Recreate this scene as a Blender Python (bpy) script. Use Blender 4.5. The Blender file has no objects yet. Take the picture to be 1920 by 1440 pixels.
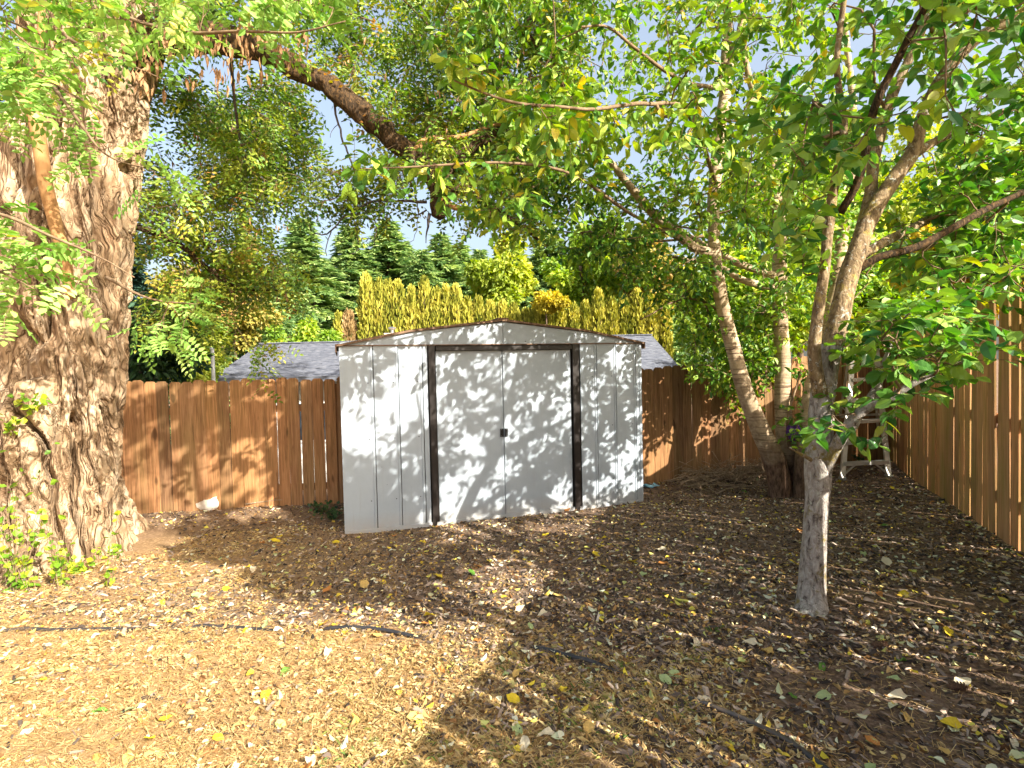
import bpy, math, random
import numpy as np
from mathutils import Vector, Matrix

random.seed(7)
rng = np.random.default_rng(7)
R = math.radians
sc = bpy.context.scene
C = sc.collection

# ------------------------------------------------------------------ camera
FPX = 1000.0                                   # focal length in pixels of the 1920 px wide photograph
CAM = np.array([0.0, 0.0, 1.65])
PITCH, ROLL = R(-1.72), R(1.3)
FWD = np.array([0, math.cos(PITCH), math.sin(PITCH)])
_r0 = np.array([1.0, 0, 0]); _u0 = np.cross(_r0, FWD)
RIGHT = math.cos(ROLL) * _r0 - math.sin(ROLL) * _u0
UP = math.cos(ROLL) * _u0 + math.sin(ROLL) * _r0
cam_d = bpy.data.cameras.new("camera"); cam = bpy.data.objects.new("camera", cam_d); C.objects.link(cam)
cam_d.sensor_width = 36; cam_d.lens = 36 * FPX / 1920; cam_d.clip_start = 0.05; cam_d.clip_end = 3000
M = Matrix.Identity(4)
for i in range(3):
    M[i][0] = RIGHT[i]; M[i][1] = UP[i]; M[i][2] = -FWD[i]; M[i][3] = CAM[i]
cam.matrix_world = M
sc.camera = cam

# ------------------------------------------------------------------ light
SUN_AZ, SUN_EL = R(132.0), R(31.5)             # azimuth clockwise from +Y (the view direction)
SUNDIR = np.array([math.sin(SUN_AZ) * math.cos(SUN_EL), math.cos(SUN_AZ) * math.cos(SUN_EL), math.sin(SUN_EL)])
w = bpy.data.worlds.new("World"); sc.world = w; w.use_nodes = True
nt = w.node_tree; nt.nodes.clear()
sky = nt.nodes.new("ShaderNodeTexSky"); sky.sky_type = 'NISHITA'; sky.sun_disc = False
sky.sun_elevation = SUN_EL; sky.sun_rotation = SUN_AZ; sky.air_density = 1.0; sky.dust_density = 7.0; sky.ozone_density = 0.7
bg = nt.nodes.new("ShaderNodeBackground"); bg.inputs[1].default_value = 0.10
wo = nt.nodes.new("ShaderNodeOutputWorld")
hz = nt.nodes.new("ShaderNodeMix"); hz.data_type = 'RGBA'; hz.blend_type = 'ADD'; hz.inputs[0].default_value = 1.0   # thin high haze whitens the sky
hz.inputs[7].default_value = (0.72, 0.74, 0.66, 1); nt.links.new(sky.outputs[0], hz.inputs[6]); nt.links.new(hz.outputs[2], bg.inputs[0]); nt.links.new(bg.outputs[0], wo.inputs[0])
sd = bpy.data.lights.new("sun", 'SUN'); sd.energy = 5.0; sd.angle = R(0.42); sd.color = (1.0, 0.93, 0.80)
so = bpy.data.objects.new("sun", sd); C.objects.link(so)
so.rotation_euler = Vector(SUNDIR).to_track_quat('Z', 'Y').to_euler(); so.location = Vector(SUNDIR) * 60
sc.view_settings.view_transform = 'Standard'; sc.view_settings.look = 'None'
sc.view_settings.gamma = 1; sc.view_settings.use_curve_mapping = False
sc.view_settings.exposure = 1.65
sc.cycles.max_bounces = 6; sc.cycles.diffuse_bounces = 3; sc.cycles.transmission_bounces = 4
sc.cycles.transparent_max_bounces = 4; sc.cycles.caustics_reflective = False; sc.cycles.caustics_refractive = False

# ------------------------------------------------------------------ geometry helpers
def P(px, py, D):
    """world point seen at photo pixel (px, py) at depth D in front of the camera"""
    return CAM + D * (FWD + RIGHT * (px - 960) / FPX + UP * (720 - py) / FPX)

def proj(p):
    q = np.atleast_2d(p) - CAM
    d = q @ FWD
    dd = np.where(np.abs(d) < 1e-3, 1e-3, d)
    return 960 + FPX * (q @ RIGHT) / dd, 720 - FPX * (q @ UP) / dd, d

def softp(t, k=0.4):
    return k * np.logaddexp(0, np.asarray(t, float) / k)

def sstep(a, b, x):
    t = np.clip((np.asarray(x, float) - a) / (b - a), 0, 1)
    return t * t * (3 - 2 * t)

def macro(x, y):
    x = np.asarray(x, float); y = np.asarray(y, float)
    return -0.035 * softp(np.minimum(y, 10) - 3.0) + 0.055 * softp(np.minimum(x, 6.5) - 1.0)

def G(px, py):
    """point of the gently sloping ground seen at a photo pixel"""
    d = FWD + RIGHT * (px - 960) / FPX + UP * (720 - py) / FPX
    t = CAM[2] / -d[2]
    for _ in range(12):
        p = CAM + d * t
        t = (float(macro(p[0], p[1])) - CAM[2]) / d[2]
    return CAM + d * t

def hash3(ix, iy, iz, seed):
    h = (ix.astype(np.int64) * 374761393 + iy.astype(np.int64) * 668265263 + iz.astype(np.int64) * 2147483647 + seed * 1274126177) & 0xFFFFFFFF
    h = ((h ^ (h >> 13)) * 1274126177) & 0xFFFFFFFF
    h = (h ^ (h >> 16)) & 0xFFFFFFFF
    h = (h * 2246822519) & 0xFFFFFFFF
    h = h ^ (h >> 15)
    return h / 4294967296.0

def vnoise(p, seed=0):
    p = np.asarray(p, float)
    i = np.floor(p); f = p - i; i = i.astype(np.int64); u = f * f * (3 - 2 * f)
    r = 0
    for a in (0, 1):
        for b in (0, 1):
            for c in (0, 1):
                wgt = (u[:, 0] if a else 1 - u[:, 0]) * (u[:, 1] if b else 1 - u[:, 1]) * (u[:, 2] if c else 1 - u[:, 2])
                r = r + wgt * hash3(i[:, 0] + a, i[:, 1] + b, i[:, 2] + c, seed)
    return r * 2 - 1

def fbm(p, o=3, seed=0):
    s = 0; a = 1.0; t = 0
    for k in range(o):
        s = s + a * vnoise(np.asarray(p) * (2 ** k), seed + k); t += a; a *= 0.5
    return s / t

BL = G(262, 972); BC = G(1668, 868); RN = G(1893, 1019)
BDIR = (BC - BL)[:2]; BDIR /= np.linalg.norm(BDIR)
RDIR = (RN - BC)[:2]; RDIR /= np.linalg.norm(RDIR)     # from the corner towards the camera
BNRM = np.array([-BDIR[1], BDIR[0]])                   # beyond the back fence
RNRM = np.array([-RDIR[1], RDIR[0]])                   # beyond the right fence
if RNRM[0] < 0: RNRM = -RNRM
def beyond_back(x, y): return (x - BL[0]) * BNRM[0] + (y - BL[1]) * BNRM[1]
def beyond_right(x, y): return (x - BC[0]) * RNRM[0] + (y - BC[1]) * RNRM[1]

def gz(x, y):
    x = np.asarray(x, float); y = np.asarray(y, float)
    z = macro(x, y)
    z = z - 0.95 * sstep(0.8, 3.5, beyond_back(x, y)) - 0.25 * sstep(0.5, 2.5, beyond_right(x, y))
    q = np.stack([x.ravel(), y.ravel(), np.zeros(x.size)], 1)
    n = (fbm(q * 0.9, 2, 3) * 0.025 + fbm(q * 4.0, 3, 9) * 0.012).reshape(x.shape)
    near = sstep(14, 9, np.hypot(x, y))
    mound = 0.07 * np.exp(-(np.minimum(beyond_back(x, y), 0) / 0.45) ** 2) * (beyond_back(x, y) < 0.6)
    tm = 0.04 * np.exp(-((x - PEAR0[0]) ** 2 + (y - PEAR0[1]) ** 2) / 0.25)
    return z + n * near + mound * near + tm
PEAR0 = G(1522, 1160)
def gz1(x, y): return float(gz(np.array([x]), np.array([y]))[0])

class MB:
    """collects verts and faces of ONE mesh"""
    def __init__(s): s.v = []; s.f = []; s.r = []; s.n = 0
    def add(s, v, faces, rnd=0.5):
        v = np.asarray(v, float).reshape(-1, 3)
        s.v.append(v)
        for f in (faces if isinstance(faces, list) and faces and isinstance(faces[0], np.ndarray) and faces[0].ndim == 2 else [faces]):
            if isinstance(f, np.ndarray): s.f.append(f + s.n)
            else:
                by = {}
                for q in f: by.setdefault(len(q), []).append(q)
                for q in by.values(): s.f.append(np.array(q) + s.n)
        s.r.append(np.broadcast_to(np.asarray(rnd, float), (len(v),)).copy())
        s.n += len(v); return s
    def box(s, c, size, rot=None, rnd=0.5):
        h = np.array(size) / 2
        v = np.array([[x, y, z] for x in (-1, 1) for y in (-1, 1) for z in (-1, 1)]) * h
        if rot is not None: v = v @ np.array(rot).T
        v = v + np.array(c)
        s.add(v, np.array([[0, 1, 3, 2], [4, 6, 7, 5], [0, 4, 5, 1], [2, 3, 7, 6], [0, 2, 6, 4], [1, 5, 7, 3]]), rnd); return s
    def bar(s, a, b, wd, th, up=(0, 0, 1), rnd=0.5):
        a = np.array(a, float); b = np.array(b, float); d = b - a; L = np.linalg.norm(d); d /= L
        sd_ = np.cross(d, up); sd_ /= np.linalg.norm(sd_); u = np.cross(sd_, d)
        s.box((a + b) / 2, (wd, L, th), np.stack([sd_, d, u], 1), rnd); return s
    def tube(s, pts, rad, n=8, cap=True, rnd=0.5, rough=0.0, seed=0):
        pts = np.asarray(pts, float); rad = np.broadcast_to(np.asarray(rad, float), (len(pts),))
        t = np.gradient(pts, axis=0); t /= np.linalg.norm(t, axis=1)[:, None] + 1e-9
        ref = np.array([0, 0, 1.0]) if abs(t[0][2]) < 0.9 else np.array([1.0, 0, 0])
        nv = np.cross(t[0], ref); nv /= np.linalg.norm(nv)
        ang = np.arange(n) * 2 * math.pi / n; rings = []
        for i in range(len(pts)):
            nv = nv - t[i] * (nv @ t[i]); nv /= np.linalg.norm(nv) + 1e-9
            bv = np.cross(t[i], nv)
            rings.append(pts[i] + rad[i] * (np.cos(ang)[:, None] * nv + np.sin(ang)[:, None] * bv))
        v = np.concatenate(rings)
        if rough:
            ctr = np.repeat(pts, n, 0); rr = np.repeat(rad, n)
            q = v * 9.0; q[:, 2] *= 0.45
            k = 1 + rough * (fbm(q, 3, seed) * 1.3)
            v = ctr + (v - ctr) * k[:, None]
        i = np.arange(len(pts) - 1)[:, None] * n; j = np.arange(n)[None, :]; j2 = (j + 1) % n
        f = np.stack([i + j, i + j2, i + n + j2, i + n + j], -1).reshape(-1, 4)
        s.add(v, f, rnd)
        if cap:
            s.f.append(np.arange(n)[::-1][None, :] + s.n - len(v)); s.f.append(np.arange(n)[None, :] + s.n - n)
        return s
    def inst(s, tv, tf, pos, rot, scale, rnd):
        """many copies of a template: tv (k,3), rot (N,3,3) columns = axes, scale (N,) or (N,3)"""
        N = len(pos)
        if N == 0: return s
        sc_ = np.asarray(scale, float)
        if sc_.ndim == 1: sc_ = np.repeat(sc_[:, None], 3, 1)
        v = np.einsum('nij,nkj->nki', rot, tv[None] * sc_[:, None, :]) + pos[:, None, :]
        k = len(tv); off = (np.arange(N) * k)[:, None, None]
        fs = [(np.asarray(f)[None] + off).reshape(-1, np.asarray(f).shape[1]) for f in tf]
        s.add(v.reshape(-1, 3), fs, np.repeat(rnd, k)); return s
    def mesh(s, name, off=(0, 0, 0), smooth=False):
        me = bpy.data.meshes.new(name)
        v = np.concatenate(s.v) - np.array(off)
        me.vertices.add(len(v)); me.vertices.foreach_set("co", v.astype(np.float32).ravel())
        loops = np.concatenate([f.ravel() for f in s.f]); tot = np.concatenate([np.full(len(f), f.shape[1]) for f in s.f])
        me.loops.add(len(loops)); me.loops.foreach_set("vertex_index", loops.astype(np.int32))
        me.polygons.add(len(tot)); st = np.concatenate([[0], np.cumsum(tot)[:-1]])
        me.polygons.foreach_set("loop_start", st.astype(np.int32)); me.polygons.foreach_set("loop_total", tot.astype(np.int32))
        me.polygons.foreach_set("use_smooth", np.full(len(tot), bool(smooth)))
        a = me.attributes.new("rnd", 'FLOAT', 'POINT'); a.data.foreach_set("value", np.concatenate(s.r).astype(np.float32))
        me.update(calc_edges=True); me.validate()
        return me

def tag(o, label=None, cat=None, group=None, kind=None):
    for k, v in (("label", label), ("category", cat), ("group", group), ("kind", kind)):
        if v: o[k] = v
    return o

def put(name, me, mt, parent=None, loc=(0, 0, 0)):
    if mt is not None and len(me.materials) == 0:
        for q in (mt if isinstance(mt, (list, tuple)) else [mt]): me.materials.append(q)
    o = bpy.data.objects.new(name, me); C.objects.link(o); o.location = loc
    if parent is not None: o.parent = parent
    return o

def thing(name, label, cat, loc=(0, 0, 0), rz=0.0, group=None):
    o = bpy.data.objects.new(name, None); C.objects.link(o); o.empty_display_size = 0.1
    o.location = tuple(float(q) for q in loc); o.rotation_euler = (0, 0, rz)
    return tag(o, label, cat, group)

def part(name, mb, mt, root, smooth=False, world=True, parent=None):
    """one part of a thing; with world=True mb holds world coordinates and the root is unrotated"""
    me = mb.mesh(name, tuple(root.location) if world else (0, 0, 0), smooth)
    return put(name, me, mt, parent or root)

def solo(name, mb, mt, label=None, cat=None, group=None, kind=None, smooth=False, base=None):
    v = np.concatenate(mb.v)
    b = np.array(base) if base is not None else np.array([v[:, 0].mean(), v[:, 1].mean(), v[:, 2].min()])
    if kind == 'structure': b = np.zeros(3)
    return tag(put(name, mb.mesh(name, b, smooth), mt, None, tuple(b)), label, cat, group, kind)

# ------------------------------------------------------------------ materials
class NT:
    def __init__(s, name):
        s.m = bpy.data.materials.new(name); s.m.use_nodes = True; s.t = s.m.node_tree; s.t.nodes.clear()
        s.out = s.t.nodes.new("ShaderNodeOutputMaterial")
    def n(s, typ, **kw):
        nd = s.t.nodes.new("ShaderNode" + typ)
        for k, v in kw.items():
            if k.startswith("i_"): nd.inputs[k[2:].replace("_", " ")].default_value = v
            else: setattr(nd, k, v)
        return nd
    def l(s, a, b): s.t.links.new(a, b)
    def coord(s, which="Object", scale=(1, 1, 1)):
        c = s.n("TexCoord"); mp = s.n("Mapping"); mp.inputs["Scale"].default_value = scale
        s.l(c.outputs[which], mp.inputs[0]); return mp.outputs[0]
    def pos(s, scale=(1, 1, 1)):
        g = s.n("NewGeometry"); mp = s.n("Mapping"); mp.inputs["Scale"].default_value = scale
        s.l(g.outputs["Position"], mp.inputs[0]); return mp.outputs[0]
    def noise(s, vec, scale, detail=4, rough=0.55, dist=0.0):
        q = s.n("TexNoise"); q.inputs["Scale"].default_value = scale; q.inputs["Detail"].default_value = detail
        q.inputs["Roughness"].default_value = rough; q.inputs["Distortion"].default_value = dist
        s.l(vec, q.inputs["Vector"]); return q.outputs["Fac"]
    def ramp(s, fac, stops, interp='LINEAR'):
        r = s.n("ValToRGB"); e = r.color_ramp; e.interpolation = interp
        while len(e.elements) < len(stops): e.elements.new(0.5)
        for k, (p_, c_) in enumerate(stops):
            e.elements[k].position = p_; e.elements[k].color = (*c_, 1) if len(c_) == 3 else c_
        s.l(fac, r.inputs[0]); return r.outputs[0]
    def mix(s, fac, a, b, mode='MIX'):
        m = s.n("Mix"); m.data_type = 'RGBA'; m.blend_type = mode
        for sk, v in ((m.inputs[0], fac), (m.inputs[6], a), (m.inputs[7], b)):
            if isinstance(v, (int, float)): sk.default_value = v
            elif isinstance(v, tuple): sk.default_value = (*v, 1)
            else: s.l(v, sk)
        return m.outputs[2]
    def math(s, op, a, b=0.0):
        m = s.n("Math"); m.operation = op
        for k, v in enumerate((a, b)):
            if isinstance(v, (int, float)): m.inputs[k].default_value = v
            else: s.l(v, m.inputs[k])
        return m.outputs[0]
    def attr(s, name="rnd"):
        a = s.n("Attribute"); a.attribute_name = name; return a.outputs["Fac"]
    def orand(s): return s.n("ObjectInfo").outputs["Random"]
    def bump(s, h, strength=0.5, dist=0.01):
        b = s.n("Bump"); b.inputs["Strength"].default_value = strength; b.inputs["Distance"].default_value = dist
        s.l(h, b.inputs["Height"]); return b.outputs[0]
    def finish(s, col, rough=0.8, nrm=None, spec=0.3, metal=0.0, trans=0.0, tcol=None):
        b = s.n("BsdfPrincipled"); b.inputs["Roughness"].default_value = rough if isinstance(rough, (int, float)) else 0.8
        if not isinstance(rough, (int, float)): s.l(rough, b.inputs["Roughness"])
        b.inputs["Specular IOR Level"].default_value = spec; b.inputs["Metallic"].default_value = metal
        if isinstance(col, tuple): b.inputs["Base Color"].default_value = (*col, 1)
        else: s.l(col, b.inputs["Base Color"])
        if nrm is not None: s.l(nrm, b.inputs["Normal"])
        o = b.outputs[0]
        if trans:
            tr = s.n("BsdfTranslucent")
            tc = tcol if tcol is not None else col
            if isinstance(tc, tuple): tr.inputs[0].default_value = (*tc, 1)
            else: s.l(tc, tr.inputs[0])
            mx = s.n("MixShader"); mx.inputs[0].default_value = trans
            s.l(o, mx.inputs[1]); s.l(tr.outputs[0], mx.inputs[2]); o = mx.outputs[0]
        s.l(o, s.out.inputs[0]); return s.m

def leaf_mat(name, stops, obj=False, trans=0.26, rough=0.45, spec=0.4, interp='LINEAR'):
    t = NT(name); f = t.orand() if obj else t.attr()
    c = t.ramp(f, stops, interp)
    hsv = t.n("HueSaturation"); hsv.inputs["Saturation"].default_value = 1.15; hsv.inputs["Value"].default_value = 1.7
    t.l(c, hsv.inputs["Color"])
    return t.finish(c, rough, None, spec, 0, trans, hsv.outputs[0])

GREENS = [(0.0, (0.03, 0.10, 0.020)), (0.3, (0.10, 0.23, 0.025)), (0.65, (0.25, 0.38, 0.045)), (0.9, (0.40, 0.48, 0.07)), (1.0, (0.55, 0.42, 0.04))]
LOC = [(0.0, (0.035, 0.10, 0.02)), (0.35, (0.13, 0.24, 0.03)), (0.65, (0.30, 0.38, 0.05)), (0.93, (0.38, 0.34, 0.04)), (1.0, (0.40, 0.20, 0.06))]
LOCB = [(0.0, (0.14, 0.30, 0.045)), (0.5, (0.28, 0.46, 0.10)), (0.85, (0.42, 0.55, 0.16)), (1.0, (0.62, 0.52, 0.08))]  # lighter copy of the locust greens, sunlight painted in for the near sprays
PEARC = [(0.0, (0.03, 0.12, 0.025)), (0.40, (0.11, 0.25, 0.035)), (0.8, (0.28, 0.42, 0.07)), (1.0, (0.34, 0.34, 0.04))]
M_CHERRY = leaf_mat("cherry_leaf_stuff", GREENS); M_CHERRY_O = leaf_mat("cherry_leaf", GREENS, True)
M_PEAR = leaf_mat("pear_leaf_stuff", PEARC, rough=0.35); M_PEAR_O = leaf_mat("pear_leaf", PEARC, True, rough=0.35)
M_LOC = leaf_mat("locust_leaf_stuff", LOC); M_LOCB = leaf_mat("locust_leaf_sunlit", LOCB, rough=0.55); M_LOC_O = leaf_mat("locust_leaflet", LOCB, True, rough=0.55)

def bark(name, cols, scale=(6, 6, 1.6), nscale=4, bumpd=0.02, bstr=0.8, bands=False, lichen=None):
    t = NT(name); v = t.pos(scale)
    n1 = t.noise(v, nscale, 8, 0.65, 0.6); c = t.ramp(n1, cols)
    h = n1
    if bands:
        vb = t.pos((1.2, 1.2, 26)); nb = t.noise(vb, 2.2, 4, 0.6, 0.3)
        fb = t.ramp(nb, [(0.52, (0, 0, 0)), (0.62, (1, 1, 1))]); nz = t.noise(t.pos(), 3.0, 3, 0.6); fb = t.math('MULTIPLY', fb, t.ramp(nz, [(0.35, (0.15, 0.15, 0.15)), (0.6, (1, 1, 1))])); c = t.mix(fb, c, (0.12, 0.075, 0.05)); sz = t.n('SeparateXYZ'); t.l(t.pos(), sz.inputs[0]); lo = t.ramp(t.math('ADD', sz.outputs[2], t.math('MULTIPLY', nz, 0.5)), [(0.70, (1, 1, 1)), (0.95, (0, 0, 0))]); c = t.mix(lo, c, t.ramp(t.noise(t.pos((9, 9, 2.5)), 4, 6, 0.7), [(0.35, (0.05, 0.03, 0.02)), (0.7, (0.24, 0.15, 0.10))])); h = t.math('SUBTRACT', n1, fb)
    if lichen:
        nl = t.noise(t.pos(), 9, 5, 0.7); fl = t.ramp(nl, [(0.55, (0, 0, 0)), (0.63, (1, 1, 1))]); c = t.mix(fl, c, lichen)
        nl = t.noise(t.pos(), 26, 4, 0.7); fl = t.ramp(nl, [(0.58, (0, 0, 0)), (0.66, (1, 1, 1))]); c = t.mix(fl, c, (0.45, 0.45, 0.40))
    return t.finish(c, 0.9, t.bump(h, bstr, bumpd), 0.15)

M_BARK_LOC = bark("locust_bark", [(0.25, (0.10, 0.055, 0.03)), (0.42, (0.27, 0.175, 0.095)), (0.56, (0.44, 0.31, 0.19)), (0.72, (0.60, 0.48, 0.34))], (6, 6, 1.3), 3.5, 0.05, 0.8)
def furrowed(name):
    t = NT(name); g_ = t.n("NewGeometry"); sp_ = t.n("SeparateXYZ"); t.l(g_.outputs["Position"], sp_.inputs[0])
    w1 = t.noise(t.pos(), 1.6, 3, 0.6); ws = t.n("CombineXYZ"); t.l(t.math('MULTIPLY', w1, 0.35), ws.inputs[0]); t.l(t.math('MULTIPLY', w1, 0.2), ws.inputs[1])
    v = t.n("VectorMath"); v.operation = 'ADD'; t.l(g_.outputs["Position"], v.inputs[0]); t.l(ws.outputs[0], v.inputs[1])
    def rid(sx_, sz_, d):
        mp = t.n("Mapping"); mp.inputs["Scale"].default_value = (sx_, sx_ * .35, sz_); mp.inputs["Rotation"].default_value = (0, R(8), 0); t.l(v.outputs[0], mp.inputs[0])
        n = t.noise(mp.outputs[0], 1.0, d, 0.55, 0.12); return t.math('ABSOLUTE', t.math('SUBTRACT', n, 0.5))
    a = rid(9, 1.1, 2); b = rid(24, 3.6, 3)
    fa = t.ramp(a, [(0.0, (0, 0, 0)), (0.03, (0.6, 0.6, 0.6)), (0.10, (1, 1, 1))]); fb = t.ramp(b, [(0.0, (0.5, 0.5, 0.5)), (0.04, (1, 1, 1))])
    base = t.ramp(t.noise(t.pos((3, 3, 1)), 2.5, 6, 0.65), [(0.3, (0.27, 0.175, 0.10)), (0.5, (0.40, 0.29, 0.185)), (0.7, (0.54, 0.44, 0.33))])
    h = t.math('MULTIPLY', fa, fb); c = t.mix(h, (0.15, 0.09, 0.05), base)  # dark cracks: crevice shade painted into the bark colour
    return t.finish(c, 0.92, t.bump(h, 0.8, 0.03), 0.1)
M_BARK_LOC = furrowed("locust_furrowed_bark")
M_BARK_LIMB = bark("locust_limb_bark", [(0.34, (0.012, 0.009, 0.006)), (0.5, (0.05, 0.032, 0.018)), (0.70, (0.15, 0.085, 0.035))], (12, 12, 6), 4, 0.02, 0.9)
M_BARK_SMOOTH = bark("young_locust_bark", [(0.3, (0.26, 0.13, 0.05)), (0.7, (0.42, 0.25, 0.11))], (4, 4, 2), 4, 0.004, 0.4)
M_BARK_CHERRY = bark("cherry_bark", [(0.3, (0.22, 0.15, 0.09)), (0.55, (0.42, 0.32, 0.21)), (0.75, (0.55, 0.46, 0.33))], (3, 3, 3), 4, 0.008, 0.6, True)
M_BARK_PEAR = bark("pear_bark", [(0.34, (0.07, 0.055, 0.048)), (0.44, (0.27, 0.235, 0.21)), (0.60, (0.43, 0.40, 0.37)), (0.75, (0.60, 0.58, 0.55))], (9, 9, 4.0), 4, 0.03, 1.0, False, (0.24, 0.19, 0.07))
M_BARK_PEARB = bark("pear_limb_bark", [(0.34, (0.06, 0.04, 0.025)), (0.46, (0.18, 0.125, 0.07)), (0.62, (0.32, 0.24, 0.14)), (0.75, (0.46, 0.40, 0.32))], (9, 9, 4.0), 4, 0.02, 1.0, False, (0.30, 0.23, 0.07))
M_TWIG = bark("twig_bark", [(0.3, (0.10, 0.065, 0.04)), (0.7, (0.26, 0.18, 0.11))], (3, 3, 3), 6, 0.002, 0.3)
M_DEAD = bark("dead_twig_bark", [(0.3, (0.035, 0.03, 0.03)), (0.7, (0.12, 0.10, 0.095))], (3, 3, 3), 6, 0.002, 0.3)

def wood(name, cols, algae=0.0, dark=1.0):
    t = NT(name)
    c = t.n("TexCoord"); sep = t.n("SeparateXYZ"); t.l(c.outputs["Object"], sep.inputs[0])
    rnd = t.orand(); off = t.n("CombineXYZ"); t.l(t.math('MULTIPLY', rnd, 37.0), off.inputs[0]); t.l(t.math('MULTIPLY', rnd, 91.0), off.inputs[2])
    ad = t.n("VectorMath"); ad.operation = 'ADD'; t.l(c.outputs["Object"], ad.inputs[0]); t.l(off.outputs[0], ad.inputs[1])
    mp = t.n("Mapping"); mp.inputs["Scale"].default_value = (22, 22, 0.9); t.l(ad.outputs[0], mp.inputs[0])
    g = t.noise(mp.outputs[0], 2.2, 7, 0.65, 0.9)
    col = t.ramp(g, cols)
    mp2 = t.n("Mapping"); mp2.inputs["Scale"].default_value = (7, 7, 2.4); t.l(ad.outputs[0], mp2.inputs[0])
    kn = t.noise(mp2.outputs[0], 1.3, 1, 0.4)
    kf = t.ramp(kn, [(0.70, (0, 0, 0)), (0.76, (1, 1, 1))]); col = t.mix(t.math('MULTIPLY', kf, 0.7), col, tuple(q * 0.35 for q in cols[0][1]))
    tint = t.ramp(rnd, [(0, (0.58, 0.56, 0.56)), (0.35, (1, 0.95, 0.9)), (0.7, (1.2, 1.05, 0.9)), (1, (0.8, 0.72, 0.70))]); col = t.mix(1.0, col, tint, 'MULTIPLY')
    if algae:
        an = t.noise(t.pos((3, 3, 0.8)), 1.6, 4, 0.6); zf = t.math('MULTIPLY', t.ramp(an, [(0.42, (0, 0, 0)), (0.68, (1, 1, 1))]), algae)
        col = t.mix(zf, col, (0.20, 0.22, 0.05))
    return t.finish(col, 0.85, t.bump(g, 0.35, 0.002), 0.15)
M_CEDAR = wood("cedar_pickets", [(0.25, (0.085, 0.045, 0.025)), (0.5, (0.26, 0.145, 0.075)), (0.75, (0.42, 0.255, 0.14))], 0.12)
M_CEDAR_R = wood("cedar_pickets_stained", [(0.25, (0.24, 0.13, 0.065)), (0.5, (0.50, 0.29, 0.15)), (0.75, (0.64, 0.42, 0.25))], 0.45)
M_RAIL = wood("fence_rails", [(0.3, (0.16, 0.08, 0.04)), (0.7, (0.36, 0.2, 0.1))])

def simple(name, col, rough=0.6, spec=0.3, metal=0.0, var=0.15, nscale=20, bumpd=0.0, dirt=None, trans=0):
    t = NT(name); n = t.noise(t.coord(), nscale, 5, 0.6)
    lo = tuple(q * (1 - var) for q in col); hi = tuple(min(1, q * (1 + var)) for q in col)
    c = t.ramp(n, [(0.3, lo), (0.7, hi)])
    if dirt:
        nd = t.noise(t.coord(), 3.0, 8, 0.7); c = t.mix(t.ramp(nd, [(0.52, (0, 0, 0)), (0.75, (0.8, 0.8, 0.8))]), c, dirt)
    return t.finish(c, rough, t.bump(n, 0.4, bumpd) if bumpd else None, spec, metal, trans)
# ------------------------------------------------------------------ ground
def axis(lo, hi, step, far):
    a = list(np.arange(lo, hi + 1e-6, step)); g = step; x = hi
    while x < far: g *= 1.22; x += g; a.append(x)
    g = step; x = lo; pre = []
    while x > -far: g *= 1.22; x -= g; pre.append(x)
    return np.array(pre[::-1] + a)
gx = axis(-7, 8, 0.05, 600); gy = axis(-1, 10, 0.05, 900)
XX, YY = np.meshgrid(gx, gy)
ZZ = gz(XX, YY)
def tube_line(x):      # the buried edging line between lawn and mulch, y as a function of x
    xs = [E_[0] for E_ in EDGE]; ys = [E_[1] for E_ in EDGE]
    return np.interp(x, xs, ys)
EDGE = [G(px, py) for px, py in ((-300, 1195), (0, 1186), (250, 1178), (490, 1177), (640, 1182), (765, 1193), (900, 1205), (1010, 1221), (1110, 1248), (1300, 1318), (1420, 1370), (1545, 1445), (1700, 1560))]
def mulchness(x, y):
    q = np.stack([np.ravel(x), np.ravel(y), np.zeros(np.size(x))], 1)
    d = (np.ravel(y) - tube_line(np.ravel(x))) + 0.35 * fbm(q * 1.7, 3, 21)
    m = sstep(-0.15, 0.35, d)
    # tan needle and dry leaf cover near the big trunk stays light
    lit = np.exp(-((np.minimum(np.ravel(x) + 3.2, 0) / 1.6) ** 2 + (np.maximum(np.ravel(x) + 3.2, 0) / 1.7) ** 2 + ((np.ravel(y) - 4.8) / 1.5) ** 2))
    m = m * (1 - 0.75 * lit)
    m = np.maximum(m, 0.68 * sstep(-0.75, 0.1, np.ravel(x) + 0.25 * fbm(q * 2.1, 2, 44)))
    return m.reshape(np.shape(x))
def bare(x, y):        # trodden earth beside the young tree and in the lower left
    q = np.stack([np.ravel(x), np.ravel(y), np.zeros(np.size(x))], 1)
    s = 0
    for px, py, a, b in ((1700, 1130, 0.55, 0.28), (1760, 1290, 0.6, 0.25), (1100, 1440, 0.3, 0.2), (130, 1395, 0.35, 0.16), (1500, 1290, 0.3, 0.15), (1740, 1420, 0.3, 0.2)):
        g = G(px, py); s = s + np.exp(-(((q[:, 0] - g[0]) / a) ** 2 + ((q[:, 1] - g[1]) / b) ** 2))
    s = np.clip(s * 1.5 + 0.4 * fbm(q * 3, 2, 5), 0, 1)
    return s.reshape(np.shape(x))
ny, nx = XX.shape
mb = MB(); idx = np.arange(nx * ny).reshape(ny, nx)
fq = np.stack([idx[:-1, :-1], idx[:-1, 1:], idx[1:, 1:], idx[1:, :-1]], -1).reshape(-1, 4)
mb.add(np.stack([XX, YY, ZZ], -1).reshape(-1, 3), fq, mulchness(XX, YY).ravel())
t = NT("ground_soil"); v = t.pos()
n1 = t.noise(v, 38, 8, 0.7, 0.4); n2 = t.noise(v, 5, 5, 0.6); n3 = t.noise(v, 120, 4, 0.7)
tan = t.ramp(n1, [(0.3, (0.22, 0.12, 0.05)), (0.5, (0.38, 0.24, 0.11)), (0.7, (0.50, 0.34, 0.17))])
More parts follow.
